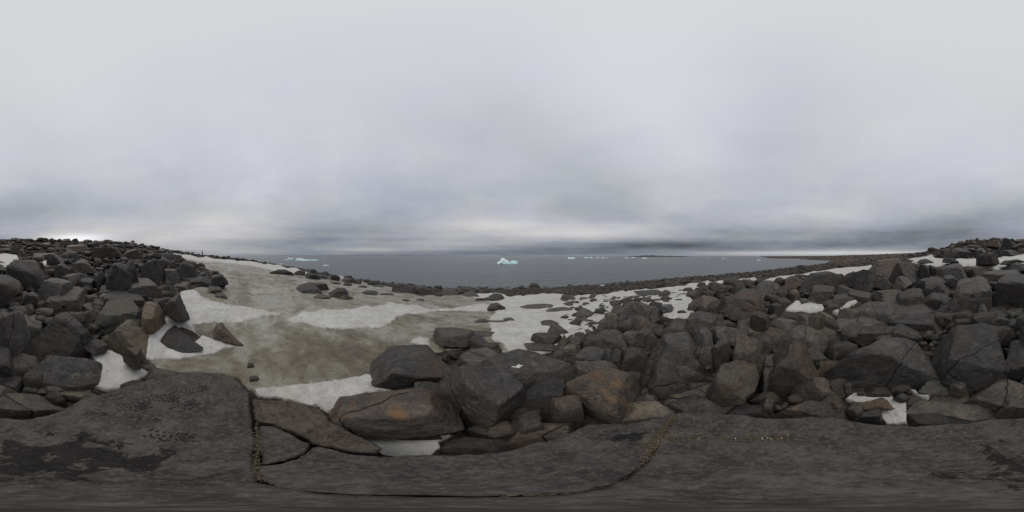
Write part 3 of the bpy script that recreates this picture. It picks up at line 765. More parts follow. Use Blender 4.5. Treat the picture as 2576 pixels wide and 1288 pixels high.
ROCKS = """
1 70 350 455 600 rd 0|domed dark boulder with a long horizontal crack, beside the small snow patches
1 -330 490 200 800 rd 0|black-sided massive boulder, biggest block below the ridge, split by the picture edge
1 370 535 730 770 bg -4|flat-topped pale grey block, behind the reddish slanting boulder
1 470 620 875 860 bw 6|reddish slanting boulder with streaked face, in front of a flat grey block
1 1065 385 1330 670 rd 0|brown egg-shaped boulder, largest half of the split pair
1 1215 340 1410 640 bd 0|dark back half of the split egg-shaped boulder
1 1420 350 1650 550 wg 5|peaked grey boulder, just beyond the split pair
1 630 480 880 600 bg -8|flat wedge boulder with overhanging front, below the tan rock shelf
1 780 530 960 640 rd 0|low rounded boulder, tucked under the flat wedge boulder
1 940 450 1065 600 bd 10|small angular boulder with black underside, against the egg-shaped boulder
1 1270 535 1640 720 bg 8|tilted flat-topped boulder, between the egg-shaped boulder and the snow
1 1045 645 1445 790 bg -5|smooth-backed boulder, behind the big triangle-marked boulder
1 975 730 1440 1010 bk 2|big boulder with a pale triangle facet, right above the tan-faced boulder
1 1650 690 1880 960 wd -8|tapering upright boulder, standing at the edge of the clean snow
1 1430 770 1650 1060 bt 0|blocky tan boulder with ridged face, beside the tapering upright boulder
1 1050 960 1500 1285 wt 6|tan-faced boulder with dark cap, at the tip of the white snow loop
1 340 880 1005 1345 wd 14|great dark leaning slab boulder, pointing up toward the ridge
1 -60 865 300 1330 wd -12|dark brown cone boulder, against the picture edge
1 200 890 405 970 fl 0|upper pale layered slab, stacked beside the dark cone boulder
1 220 950 415 1060 fk -6|lower layered slab with black undercut, beside the dark cone boulder
1 235 670 400 800 rg 0|round grey rock with scratch marks, left of the reddish slanting boulder
1 365 755 470 850 bw 0|small cube-shaped rock, at the foot of the reddish slanting boulder
1 550 375 740 510 wd 8|black wedge rock, pointing at the snow patch below the ridge
1 1650 440 1820 590 bd -14|faceted dark block, leaning toward the dirty snowfield
1 1730 380 1970 520 rd 0|rounded dark boulder above the faceted block, near the snowfield edge
1 1880 510 2135 610 bd 0|long low block, lying at the dirty snow margin
1 2135 495 2280 615 bd 0|squared end block, broken off the long low block
1 2075 610 2220 680 fw -12|flat tilted brown rock on dirty snow, below the long low block
1 2150 680 2280 740 fg -10|thin grey rock flake, on dirty snow below the tilted brown rock
1 1635 1010 2020 1270 bd 4|dark cracked boulder sunk in a melt hollow, ringed by white snow
1 2160 980 2420 1190 bw -4|lone angular boulder on dirty snow, right of the melt hollow
1 660 195 900 270 bw 0|brown skyline block, on the ridge under the sun glow
1 165 133 268 180 rd 0|rounded hump rock on the ridge crest, below grey cloud
1 1080 150 1148 190 rw 0|small knob rock on the ridge crest, right of the sun glow
1 1300 152 1358 195 ww 0|pointed crest rock like a little pyramid, on the ridge
1 930 220 1230 340 bd 0|black overhanging outcrop, just under the ridge crest
1 480 290 640 380 wd -6|dark sharp rock, right of the small snow patch
1 330 280 560 350 fg 6|low grey slab rock, above the small snow patch
1 820 780 985 870 bk 0|greenish small block, under the pale curved flake
1 870 690 990 760 fw 8|brown flake rock, right of the reddish slanting boulder
1 1640 600 1790 700 bk -6|greenish square block, beside the tilted flat-topped boulder
1 1740 570 1910 650 bk 0|flat greenish slab, touching the dirty snow
1 1960 380 2060 420 rd 0|end rock of a dark row, where the rocks meet the far snow
1 1800 355 1970 400 rd 0|dark row of rock humps, on the far snow below the person
1 700 340 930 440 ft 6|tan rock shelf of broken slabs, in mid slope
1 1000 600 1180 700 wd -8|dark low ridge rock, in front of the egg-shaped boulder
1 990 685 1110 745 bl 0|small pale block, in front of the dark low ridge rock
1 100 215 230 290 rg 0|mid-sized grey boulder, above the snow patch at the picture edge
1 180 245 250 300 rw 0|brown round rock, close above the edge snow patch
1 560 260 800 350 fd 4|wide dark slab on the slope, under the ridge
1 1230 240 1430 330 bd -4|dark terrace block, on the slope under the pyramid crest rock
1 1440 280 1640 350 bd 6|long dark slope block, next to the upper snow tongue
1 1560 280 1790 340 fd -8|flat slope slab, lying along the upper snow tongue
1 0 195 130 260 rw 0|brown slope boulder, under the ridge at the picture edge
1 820 860 1000 960 wk -8|striped pale-edged rock, beside the great leaning slab
1 500 880 690 1090 ww 20|rust brown slab rock, leaning on the great leaning slab
1 820 1130 1070 1290 bd 0|dark low block, between the leaning slab and the tan-faced boulder
1 1250 1230 1420 1440 bw 0|brown block under the snow lip, below the tan-faced boulder
2 400 585 650 690 bd -4|front half of the dark pair on dirty snow, facing the sea
2 485 575 720 660 bd 4|rear half of the dark pair on dirty snow
2 555 690 745 745 fw 6|thin brown slab, melted into snow in front of the dark pair
2 745 630 920 725 bd -12|steep-backed dark boulder on dirty snow, right of the dark pair
2 850 700 975 745 ww -20|brown tail rock, at the foot of the steep-backed boulder
2 140 455 290 490 rd 0|first low rock of the shore row, toward the person
2 180 445 370 497 rd 0|second low rock of the shore row
2 385 450 490 502 rd 0|round black rock on the shore row, left of a boxy one
2 485 440 610 485 bd 0|boxy black rock on the shore row, farthest above the snow
2 500 482 640 537 rd 0|long rock below the boxy black rock, on the shore row
2 630 490 740 537 bd 0|short rock beside the long shore row rock
2 665 460 745 502 rd 0|knob rock at the water side of the shore row
2 740 495 840 557 rd 0|fat round rock, biggest of the shore row
2 890 505 970 540 rd 0|capped rock on the snow bank, right of the fat round rock
2 860 527 970 577 rd 0|black wide rock under the capped rock
2 965 545 1060 592 bd 0|sloping dark rock, right of the black wide rock
2 1085 540 1142 577 bd 0|small upright rock against the sea, alone on the bank
2 880 577 965 612 fd 0|low rock on the snow, below the black wide rock
2 750 568 850 592 fg 0|grey sliver rock, below the fat round rock
2 1010 605 1110 632 fd 0|dark sliver rock on snow, below the sloping dark rock
2 1110 570 1220 602 rd 0|flat bank rock, right of the small upright rock
2 1165 597 1280 627 fd 0|thin slab on the snow bank, below the flat bank rock
2 1060 655 1220 700 fd -6|dark cracked strip rock, in mid snowfield
2 1220 683 1380 707 fd 0|thin strip rock, right end of the dark cracked strip
2 1370 588 1500 670 rd 0|left boulder of the black shore cluster
2 1440 590 1600 685 bd 0|middle boulder of the black shore cluster
2 1600 595 1665 628 bd 0|square black rock at the waterline
2 1590 625 1770 685 rd 0|right boulder of the black shore cluster
2 1840 640 2030 705 fd 4|low dark mound rock, where the snow meets the shore
2 2090 665 2240 720 fg -6|flat grey rock with thin tail, at the shore snow edge
2 2095 605 2170 632 bd 0|black rock at the waterline, right of the dark mound
2 2130 640 2230 680 rd 0|dark shore rock above the thin-tailed rock
2 1800 600 1870 640 rd 0|wet round rock in the shallows
2 1460 742 1540 772 fg 0|oval grey rock, flush with the dirty snow
2 1600 740 1690 770 fg 0|twin oval grey rock, right of the first on dirty snow
2 1590 695 1680 715 fg 6|small grey flake, on snow below the black shore cluster
2 1430 775 1490 792 fd 0|tiny dark flake, beside the oval grey rock
2 2335 775 2505 855 wg -6|pentagon-shaped grey rock, alone on the clean snow
2 2340 685 2490 757 bd 0|dark block crowning the snow trio
2 2215 730 2285 762 rd 0|smallest rock of the snow trio
2 2275 723 2395 762 bd 0|middle low rock of the snow trio
2 2195 945 2340 995 rg 0|rounded end of the flat rock string on snow
2 2270 955 2430 992 fg 0|middle of the flat rock string on snow
2 2340 955 2570 1008 fg -3|broad end of the flat rock string on snow
2 2480 925 2620 980 fg 8|tilted upper flake of the flat rock string
2 1805 1030 2210 1215 rg 0|round-backed boulder with hollow, at the dirty snow edge
2 2130 1060 2410 1130 fg -6|ragged low rock, right of the round-backed boulder
2 2100 1105 2340 1235 bg 0|broken corner block, under the ragged low rock
2 1890 1145 2280 1240 rg 0|gravel-dusted low boulder, in front of the round-backed boulder
2 2320 1175 2440 1240 fw 6|thin splintered slab, lying on the clean snow edge
2 2130 1140 2230 1190 rg 0|little rounded chip, between round-backed boulder and its corner block
3 50 605 130 645 rd 0|round rock on the cobble beach, left of the big beach boulder
3 172 578 278 630 rd 0|big round beach boulder, at the water's edge
3 943 573 1007 612 rd 0|lone dark dome at the waterline, by the stranded ice
3 105 790 410 852 fg 4|long whale-shaped rock, on the clean snow
3 325 848 640 882 fg 0|thin dark strip slab, on snow under the whale-shaped rock
3 495 697 645 757 rg -6|smooth lens rock, on the snow behind the whale-shaped rock
3 285 953 487 1020 fg -3|flat pointed rock, melted into the snow
3 1115 730 1235 818 rg 0|thumb-shaped upright rock, at the snow margin
3 1228 725 1310 782 rd 0|dark round rock, right of the thumb-shaped rock
3 1355 735 1432 782 rg 0|short stub rock, two places right of the thumb-shaped rock
3 1425 737 1506 770 fg 6|low oval rock on snow, right of the short stub rock
3 905 755 1035 792 fw 0|flat brown plate, on the snow left of the thumb-shaped rock
3 985 772 1088 832 bd -5|dark crumbly block, under the flat brown plate
3 1240 648 1505 716 fd 4|broad dark outcrop, in the snow below the beach
3 1598 718 1702 738 fg 0|sliver rock on the snow, below the broad outcrop
3 1640 737 1717 760 fg 0|oval sliver rock, next below on the same snow
3 810 818 937 897 bd 8|dark angular boulder, end of the curved rock chain
3 648 835 816 935 rg 14|arched grey boulder, middle of the curved rock chain
3 598 880 700 930 rg 0|small lump rock, in the curved rock chain
3 530 890 610 916 fg 0|flake at the tip of the curved rock chain
3 712 968 856 1020 fg 12|slim tilted rock on snow, in front of the curved chain
3 862 930 1016 1022 bg 10|smooth faceted boulder, at the snow's corner
3 705 1043 856 1100 wg 0|winged flat rock, in the last tongue of snow
3 365 993 575 1105 wg 8|upper step of the stair-shaped boulder, over the snow
3 205 1080 500 1205 bd 2|lower black-sided step of the stair-shaped boulder
3 462 1100 565 1245 bw 0|upright brown splinter, right of the stair-shaped boulder
3 138 1192 458 1258 fk 2|thin slab lying under the stair-shaped boulder
3 530 1100 700 1225 rg 0|pocketed rounded boulder, right of the brown splinter
3 670 1108 742 1195 rd 0|small dark knuckle rock, right of the pocketed boulder
3 468 1193 665 1272 rk 0|low rounded rock, in front of the pocketed boulder
3 1480 793 1622 872 rg 0|rounded boulder islanded in snow, right of the whaleback
3 1670 850 1772 892 bd 0|small block on the inner snow patch
3 1752 655 1890 728 bd 0|dark tabular block, on the snow below the beach
3 1830 628 1940 700 wd 14|leaning reddish-dark slab, behind the tabular block
3 1930 643 2032 712 rw 0|purple-brown domed rock, right of the leaning dark slab
3 1865 573 1947 612 rd 0|round dark rock, at the beach side of the snow
3 1978 563 2100 622 rw 0|brown rounded beach-side boulder, near the snow strip
3 2228 585 2357 652 rg 0|grey domed rock, left of the huge dark block
3 2270 548 2342 575 rg 0|small half-buried dome, alone on the snow strip
3 2100 590 2240 640 fw 0|low brown heap rock, under the half-buried dome
3 1815 708 2095 890 bw 0|wide blunt boulder, behind the black-faced cube boulder
3 1765 775 1850 862 rd 0|rounded corner rock, left of the wide blunt boulder
3 1978 748 2158 918 bd 0|black-faced cube boulder, against the giant whale boulder
3 2105 640 2520 940 bw -10|giant whale boulder with purple-brown flank, largest beyond the snow
3 2425 560 2730 718 bd -8|huge dark wedge block, behind the giant whale boulder
3 1548 935 1775 1082 bg -4|table boulder, in front of the inner snow patch
3 1772 865 2078 1045 bg 10|tall shouldered boulder, right of the table boulder
3 1060 765 1420 905 wg 0|whaleback boulder with ridge, below the thumb-shaped rock
3 1330 810 1500 890 rg 4|flat-backed boulder, right of the whaleback
3 1085 938 1248 1072 rg 0|rounded cheek boulder, below the whaleback
3 1225 918 1440 1052 wg 4|triangular boulder, right of the rounded cheek boulder
3 1060 900 1172 990 rd 0|dark gap boulder, left below the whaleback
3 940 880 1065 960 bo 0|rust-stained corner rock, left of the whaleback
3 1170 895 1330 960 rg 0|small saddle rock, in front of the whaleback
3 880 1048 1140 1135 rg 6|sloping smooth boulder, below the faceted snow-corner boulder
3 1250 1045 1455 1175 rd 0|dark lumpy boulder, left above the big smooth square boulder
3 1100 1058 1280 1165 rg 0|grey paunchy boulder, left of the dark lumpy boulder
3 1010 985 1087 1062 rd 0|small dark filler boulder, below the dark gap boulder
3 1465 1075 1842 1360 bg -3|big smooth square boulder, in the middle of the boulder field
3 1832 1030 2016 1225 bg 0|neck-shaped block, right of the big smooth square boulder
3 2025 1012 2290 1185 bg -3|smooth hump block, right of the neck-shaped block
3 2020 885 2135 960 rg 0|egg rock, in the hollow before the black-faced cube
3 2030 945 2170 1010 fd 4|dark fallen slab, below the egg rock
3 2260 945 2390 1040 rk 0|chipped rock, in the gap below the giant whale boulder
3 2390 870 2600 1090 rw 0|brown rounded wall boulder, right of the chipped rock
3 2360 1020 2580 1110 ft 4|pale ridged slab, below the brown wall boulder
3 2450 1095 2640 1220 bk 0|snow-capped squat block, beside the tall leaning pillar
7 -320 220 620 600 bg 2|huge flat-topped boulder with a white feather scrap, at the snow's near end
7 -10 480 500 760 bd 12|dark lower flank boulder, under the huge flat-topped boulder
7 618 193 942 378 rd 0|black rounded loaf boulder, right of the huge flat-topped boulder
7 930 225 1132 385 bd 0|dark rounded block, between loaf boulder and violet boulder
7 1118 198 1345 388 rd 8|violet-grey rounded boulder, above the dry grass gap
7 740 60 1150 205 fg 0|wide smooth dome, behind the black loaf boulder
7 640 330 1060 480 fk 10|greenish sloping slab, in front of the loaf boulder
7 580 395 1290 935 bo 8|large rust-orange stained boulder, touching the bare slab
7 330 680 700 975 bw 10|reddish flank boulder, left of the rust-orange boulder
7 -20 845 340 1115 bw 8|maroon slab boulder, deep in the gap by the bare slab
7 -20 955 620 1190 fw 16|long reddish slanting slab, along the bare slab's edge
7 1270 340 1400 620 rd 0|dark narrow boulder, left half of the cracked pair
7 1382 303 1785 680 wg 0|heart-shaped cracked boulder, right half of the cracked pair
7 1620 385 2045 560 bl 4|pale upper fragment, above the pale cracked boulder
7 1600 475 2010 745 bl -4|pale cracked boulder with tan blotches, in mid boulder field
7 1990 335 2500 775 wl -14|pale tapering boulder with diagonal crack, right of the tan-blotched one
7 2215 50 2505 540 bg -10|tall leaning pillar boulder, rising over the pale tapering boulder
7 1248 668 1455 795 rg 0|small rounded cheek rock, below the dark narrow boulder
7 1120 740 1640 935 fl -2|low broad pale slab, bordering the bare slab
7 1505 713 1755 805 fg 0|flat rock plate, bordering the bare slab below the pale cracked boulder
7 1688 703 1965 805 fl 0|second flat rock plate, right of the first by the bare slab
7 1960 733 2355 850 fl -2|speckled tan flat rock, at the bare slab's rim
7 2165 773 2560 910 rd 0|purple-grey smooth boulder, at the bare slab's rim
7 2485 698 2625 860 rg 0|small upright egg rock, beside the purple-grey boulder
7 1293 605 1395 682 rg 0|tiny wedged rock, between the cracked pair and the cheek rock
7 1850 185 2012 330 bl 0|pale stepped block, below the neck-shaped block
7 2010 150 2215 330 bg 0|crumbled grey block, left of the tall leaning pillar
7 2050 280 2120 400 bg 0|slim upright chip, below the crumbled grey block
7 2480 280 2640 600 wg -8|shadowed shoulder rock, between pillar and wedge boulder
6 700 610 2010 1090 rw -8|boulder with bright ochre lichen patch, beside the front snow strip
6 1185 180 2110 612 bd 12|dark domed boulder, at the near edge of dirty snow
6 1590 543 1935 745 rd 0|small dark boulder, squeezed behind the ochre-patch boulder
6 1850 392 2680 990 bd 6|dark flat-topped boulder, right of the ochre-patch boulder
6 2060 200 2485 402 bg 4|mid grey boulder, left of the huge flat-topped boulder
6 1840 1090 2465 1245 fd -4|low dark slab rock, lying across the front snow strip
6 1465 1035 1850 1125 fd -3|thin dark plates, under the ochre-patch boulder
6 1740 985 2080 1075 fd 4|dark flake stack, right under the ochre-patch boulder
6 2130 975 2350 1065 rd 0|small dark hump, in the gap beyond the low slab rock
6 2340 940 2620 1110 rw 8|maroon shadowed boulder, in the gap right of the dark hump
8 0 120 512 585 ww -12|big wedge boulder with dark underside, right of the leaning pillar
4 125 1005 575 1245 bk -10|long greenish block, above the big wedge boulder
8 318 195 585 375 bk 0|greenish stub block, right of the big wedge boulder
8 580 105 1750 575 wg -6|massive slanting boulder, centre of the dark boulder wall
4 1665 1000 2420 1640 bd 4|massive black square boulder, tallest by the bare slab
4 2380 1160 2720 1560 bd 10|black shadowed boulder, right of the massive black square one
8 510 335 965 475 ft -6|pale long slab, below the massive slanting boulder
8 700 400 1230 615 fk -12|striped long slab, under the pale long slab
8 500 450 775 600 bt -8|tan-topped block, beside the small wedge boulder
8 590 505 835 705 bw -10|brown tilted block, below the tan-topped block
8 770 515 990 655 bg -10|grey tilted block, right of the brown tilted block
8 980 593 1230 692 fg -8|flat wedge rock, above the little snow hollow
8 1180 495 1405 585 rk 0|dark chip boulder, under the massive slanting boulder
8 1213 573 1455 665 fg 0|level plate rock, above the little snow hollow
8 255 503 680 755 ww 4|small wedge boulder with pale lip, by the bare slab
8 518 683 760 905 bo 0|rust-sided triangular rock, deep beside the bare slab
8 900 633 1002 692 rg 0|round cobble on the snow hollow's rim
8 78 738 810 940 fw -8|speckled long boulder, along the bare slab's rim
8 763 753 1060 945 bl 0|pale stripe-faced block, left of the little snow hollow
8 948 698 1258 838 rw -6|smooth oval rock, capping the little snow hollow
8 878 818 1145 978 rd 0|gravel-crusted dark rock, at the snow hollow's foot
8 1263 663 1425 755 bg 0|square grey cobble, right of the oval rock
8 1378 685 1580 790 bg -6|grey sloped block, right of the square cobble
8 1500 528 1825 695 bk 0|hollowed pale boulder, at the black square boulder's foot
8 1810 530 2010 715 bw 0|rusty inner rock, in the hollow of the pale boulder
8 1380 730 2320 960 fl 2|long pale ledge, bordering the bare slab behind
8 1400 858 2100 998 fd 2|dark long ledge, tucked under the pale ledge
8 1975 518 2720 890 bl 4|large pale smooth slab boulder, beyond the bare slab
4 365 465 757 628 bd 2|broad flat-topped dark boulder, in front of the snow strip
4 752 470 1000 605 bd 0|dark rounded shoulder boulder, right of the broad flat-topped one
4 860 445 1128 637 wd -8|black-fronted hill boulder, under the snow strip's end
4 1073 525 1262 648 wd 0|small arched boulder with black mouth, right of the hill boulder
4 1222 368 1520 562 wd 8|steep dark outcrop block, at the near end of the upper snow
4 1040 335 1400 482 fw 8|cracked brown outcrop, rising beside the upper snow
4 1508 390 1642 520 bd 0|squat dark block, below the upper snow band
4 1610 398 1710 500 rd 0|small dark pair rock, beside the squat block
4 1685 385 2005 562 bg 0|wide domed boulder, below the upper snow band
4 1990 418 2228 528 bg 0|layered boulder with dark seam, right of the wide domed boulder
4 1745 500 1955 648 bg 6|rounded tilted boulder, under the wide domed boulder
4 1258 513 1450 652 wg 0|grey pyramid boulder, beside a pale pocket
4 1475 512 1790 650 bg 0|broad smooth boulder, right of the grey pyramid
4 1580 545 1840 725 bg 4|rounded slope boulder, under the broad smooth boulder
4 440 598 685 728 bk -3|green-grey hollow-fronted boulder, below the broad flat-topped one
4 700 600 975 708 wg -6|low ridged boulder, right of the hollow-fronted boulder
4 640 680 860 790 fg -4|grey fractured slab, above the narrow snow sliver
4 790 650 1060 755 fg -4|low purple-grey slab, right of the fractured slab
4 1040 648 1360 775 bg 0|scaly grey boulder, in mid slope of the boulder field
4 1305 632 1625 785 wg -6|pointed smooth boulder, right of the scaly boulder
4 1845 520 2240 875 bg 12|great leaning step boulder, beside the black-sided one
4 2128 450 2576 570 fg 2|wide cap slab, over the massive black-sided boulder
4 1733 808 2075 945 rw 0|oval brown boulder, under the leaning step boulder
4 1555 678 1862 830 rd 8|smooth brown-flanked boulder, above the oval brown one
4 1720 778 1892 868 rg 0|small grey dome, behind the oval brown boulder
4 2103 793 2235 925 wg 0|pear-shaped boulder, right of the oval brown boulder
4 2218 813 2425 955 bg -4|cracked cobble boulder, right of the pear-shaped one
4 2150 898 2425 1015 rg 0|low grey boulder, under the cracked cobble boulder
4 1868 938 2215 1015 fd 0|dark flat ledge rock, under the oval brown boulder
4 2390 940 2600 1040 rd 0|small dark boulder, at the picture edge under cobbles
4 2380 830 2580 930 fk -6|broken green-grey plates, near the picture edge
4 820 770 1300 935 fg -4|smooth whale ledge, above the long stepped ledge
4 710 830 960 960 fl 8|pale corner slab, at the foot of the snow sliver
4 1230 765 1700 940 fg 2|swelling smooth ledge, right of the whale ledge
4 590 900 1250 1070 fk -6|long stepped ledge, in front of the whale ledge
4 1270 885 1745 1050 bd -4|rounded dark ledge end, above the massive slanting boulder
4 -20 925 300 1080 bk 0|squared pale-edged block, left part of the stepped group
4 255 900 440 1055 bk 0|fractured cube, middle of the stepped group
4 385 915 530 1040 bw 0|brown fractured cube, right part of the stepped group
4 470 868 665 1005 bt -8|tan fractured block, below the snow sliver
4 130 868 510 940 fk 4|thin slab behind the stepped group, under the snow pool
4 1220 985 1530 1180 rd -14|dark sloping boulder, falling from the ledge end
4 835 1012 1290 1155 bk 2|green-faced ledge block, under the long stepped ledge
4 560 1095 840 1185 fg 4|narrow green slab, left under the green-faced ledge
4 548 788 735 885 wd 0|dark pointed rock, between the snow pool and snow sliver
4 0 783 140 900 bd 0|dark purple cube, left of the snow pool
4 103 608 218 700 rw 0|small brown boulder, left of the hollow-fronted boulder
4 200 640 318 718 rw 0|brown cobble boulder, right of the small brown boulder
4 45 655 155 718 rd 0|dark cobble boulder, left of the brown cobble
4 -10 580 90 690 rw 0|brown end boulder, by the giant whale boulder's foot
4 320 735 475 792 fk 0|flat green block, above the snow pool
4 75 728 235 795 fw 0|flat brown block, above the snow pool's corner
4 60 525 180 620 rd 0|low dark rock, left of the broad flat-topped boulder
4 170 520 370 640 bw 0|brown-grey block, touching the broad flat-topped boulder
4 1883 163 1988 222 bw 0|cube rock, at the near end of the skyline rock ridge
4 1993 157 2098 208 bw 0|second block from the end of the skyline rock ridge
4 2088 148 2202 218 bw 0|upright block, third from the ridge end
4 2198 150 2352 235 bw 0|broad brown block, centre of the skyline rock ridge
4 2243 132 2312 165 rw 0|capstone, on the skyline rock ridge
4 2353 127 2422 160 rw 0|dome-shaped capstone, highest on the skyline rock ridge
4 2345 140 2485 255 bd 0|dark cleft block, under the dome capstone
4 2478 137 2600 210 bw 0|last brown block, where the skyline ridge meets the picture edge
4 1735 243 1848 310 bd 0|dark lone block, at the skyline left of the rock ridge
4 1790 233 2065 335 wd 6|dark sloping outcrop, below the cube rock of the ridge
4 2105 285 2318 388 bd -8|black wedge boulder, standing in the upper snow
4 2040 240 2190 305 bd 0|dark squared slab, behind the black wedge boulder
4 1870 225 2000 270 bd 0|shelf block, under the cube rock
4 2280 240 2350 330 bd 0|thin dark pillar, behind the black wedge boulder
4 2320 250 2520 320 bd 0|dark ledge, at the back of the upper snow
4 2470 180 2600 260 bd 0|dark end block, low on the skyline ridge
4 1505 338 1660 375 fd 4|thin dark slab, lying on the upper snow
4 1763 328 1912 378 bd 0|flat dark block, at the upper snow's back edge
4 2338 350 2485 402 fd -4|dark pebble-shaped rock, on the upper snow
4 2428 340 2600 372 fd 0|long dark slab, on the upper snow by the picture edge
4 2390 375 2640 460 wd 0|dark peaked boulder, covering the upper snow's near corner
4 300 400 420 460 rg 0|rounded beach rock, standing above the bay
5 225 285 1025 608 bg 6|long flat-topped loaf boulder, left of the bright curved snow patch
5 -40 250 372 468 bw 8|reddish dark block, left of the long loaf boulder
5 -60 470 240 625 rd 0|dark shadowed boulder, under the reddish dark block
5 575 512 938 695 ft 8|tan flat rock, below the long loaf boulder beside the slab
5 455 555 640 640 bt 4|small tan block, left of the tan flat rock
5 -260 618 655 915 fl -4|broad low slab rock, along the footprint slab by the picture edge
5 455 635 645 760 wg -6|little pointed rock, between slab and tan flat rock
5 1445 363 1608 445 fd 0|dark oval stone on dirty snow, near the footprint slab edge
5 2508 483 2600 552 rd 0|single dark stone in dirty snow, close right of the footprint slab
5 2490 350 2565 412 fw -20|small brown stone in dirty snow, beyond the single dark stone
5 230 590 380 660 fk 0|thin green-grey plate, under the long loaf boulder
5 1560 455 1620 480 fd 0|tiny dark chip, at the footprint slab's snow edge
"""
placed = []
seen = {}
for li, line in enumerate(ROCKS.strip().split('\n')):
    spec, label = line.split('|')
    t, x0, y0, x1, y1, st, roll = spec.split()
    t = int(t) - 1
    ox, oy = (t % 4) * 644, (566.7 if t < 4 else 824.3)
    X0, X1 = ox + float(x0) / 4, ox + float(x1) / 4
    Y0, Y1 = oy + float(y0) / 4, oy + float(y1) / 4
    gx, gy = (X1 - X0) * 0.065, (Y1 - Y0) * 0.08
    X0, X1, Y0, Y1 = X0 - gx, X1 + gx, Y0 - gy * 0.3, Y1 + gy
    shape, tn = st[0], st[1]
    r = np.random.default_rng(1000 + li)
    roll = float(roll) + r.normal(0, 4.5)
    xc = (X0 + X1) / 2
    a, d1, zb = hit(xc, Y1)
    insnow = bool(in_snow(np.array([d1 * math.sin(a)]), np.array([d1 * math.cos(a)]), 2.0)[0])
    if insnow:
        zb += 0.06
    awid = (X1 - X0) / 1288 * math.pi
    e0 = px_dir(0, Y0)[1]
    e1 = px_dir(0, Y1)[1]
    D = 0.0
    for _ in range(3):
        W = 2 * math.tan(min(awid, 2.2) / 2) * (d1 + D * 0.35)
        D = W * {'b': 1.42, 'r': 1.2, 'f': 1.5, 'w': 1.25}[shape] * (1.0 if e0 < -0.1 else 0.75)
    back = 0.76 if e0 < -0.04 else 0.35
    H = CAM_Z - zb + (d1 + back * D) * math.tan(e0)
    lo = {'b': 0.18, 'r': 0.22, 'f': 0.06, 'w': 0.26}[shape] * W
    hi = {'b': 0.7, 'r': 0.7, 'f': 0.26, 'w': 0.85}[shape] * W
    if H < lo:
        H = lo
        if e0 < -0.02:
            D = min(max(((CAM_Z - zb - H) / -math.tan(e0) - d1) / back, 0.45 * W), D)
    elif H > hi and e0 < -0.04:
        H = hi
        D = min(max(((CAM_Z - zb - H) / -math.tan(e0) - d1) / back, D), 1.7 * W)
    deg = (X1 - X0) * PX
    level = 6 if deg > 60 else (5 if deg > 22 else (4 if deg > 5 else 3))
    V, Fc = rock_shape(1000 + li * 7, level, shape, roll, True, 1.0 if deg > 13 else 0.0)
    yaw = r.normal(0, 0.42 if shape in 'bw' else 0.2)
    c_, s_ = math.cos(yaw), math.sin(yaw)
    V = np.stack([V[:, 0] * c_ - V[:, 1] * s_, V[:, 0] * s_ + V[:, 1] * c_, V[:, 2]], -1)
    V /= np.abs(V).max(0)
    sk = 0.0 if insnow else float(sink(d1))
    bury = 0.14 + sk / max(H, 0.08)
    dist, aa, ww, hh = d1 + D * 0.5, a, W, H
    ca, sa = math.cos(a), math.sin(a)
    for it in range(5):
        L = np.stack([V[:, 0] * ww / 2, V[:, 1] * D / 2, (V[:, 2] + 1) / 2 * hh * (1 + bury) - hh * bury], -1)
        ca, sa = math.cos(aa), math.sin(aa)
        G = np.stack([L[:, 0] * ca + (L[:, 1] + dist) * sa, -L[:, 0] * sa + (L[:, 1] + dist) * ca, L[:, 2] + zb], -1)
        up = G[:, 2] > zb
        ga, ge = proj(G[up])
        da = (ga - a + math.pi) % (2 * math.pi) - math.pi
        lo_a, hi_a = da.min(), da.max()
        ww *= np.clip(awid / (hi_a - lo_a), 0.7, 1.4)
        aa -= (lo_a + hi_a) / 2
        # top and bottom of the silhouette
        nearest = np.hypot(G[up][:, 0], G[up][:, 1])[np.argmax(ge)]
        dz = (math.tan(e0) - math.tan(ge.max())) * nearest
        hh = max(hh + dz, 0.06 * ww)
        eb = ge.min()
        if -1.3 < eb < -0.03 and e1 < -0.03:
            tgt = (CAM_Z - zb) / math.tan(-e1)
            cur = (CAM_Z - zb) / math.tan(-eb)
            dist += np.clip(tgt - cur, -0.3 * D, 0.3 * D)
    base = np.array([dist * math.sin(aa), dist * math.cos(aa), zb])
    shore = 'shore' in label or 'waterline' in label or 'shallows' in label
    name = 'flat_rock' if shape == 'f' else 'boulder'
    L2 = G - base
    o = mesh_obj(name, L2, Fc, M_WET if shore and ('water' in label or 'shallows' in label) else M_ROCK)
    o.location = base
    o.data.set_sharp_from_angle(angle=math.radians((24 if level < 5 else 18) + (8 if shape == 'r' else 0)))
    spot = {'boulder with bright ochre': (1000, 1044, 26, 17), 'large rust-orange': (1545, 990, 40, 46)}
    for key, (sx_, sy_, wx_, wy_) in spot.items():
        if label.startswith(key):                           # the lichen patch where it grows on this boulder
            pa, pe = proj(G)
            m_ = np.exp(-((pa / math.pi * 1288 + 1288 - sx_) / wx_) ** 2 - ((644 - pe / math.pi * 1288 - sy_) / wy_) ** 2)
            attr(o, 'lichen', np.where(G[:, 2] > zb, m_ * (1.0 if 'bright' in label else 0.62), 0.0))
    k = r.uniform(0.72, 1.3)
    tc = TINT[tn]
    if 'skyline' in label or 'crest' in label or 'ridge end' in label:
        tc = (tc[0] * 1.06, tc[1] * 0.92, tc[2] * 0.83, 1)
    o.color = (tc[0] * k, tc[1] * k, tc[2] * k, 0.25 if 'bright ochre' in label else tc[3])
    tag(o, label.strip(), 'rock' if shape == 'f' else 'boulder', 'rocks on the snow and along the shore' if t in (1,) else 'boulders of the rocky shore')
    placed.append((base[0], base[1], 0.5 * min(ww, D)))
    assert label not in seen, label
    seen[label] = 1
placed = np.array(placed)

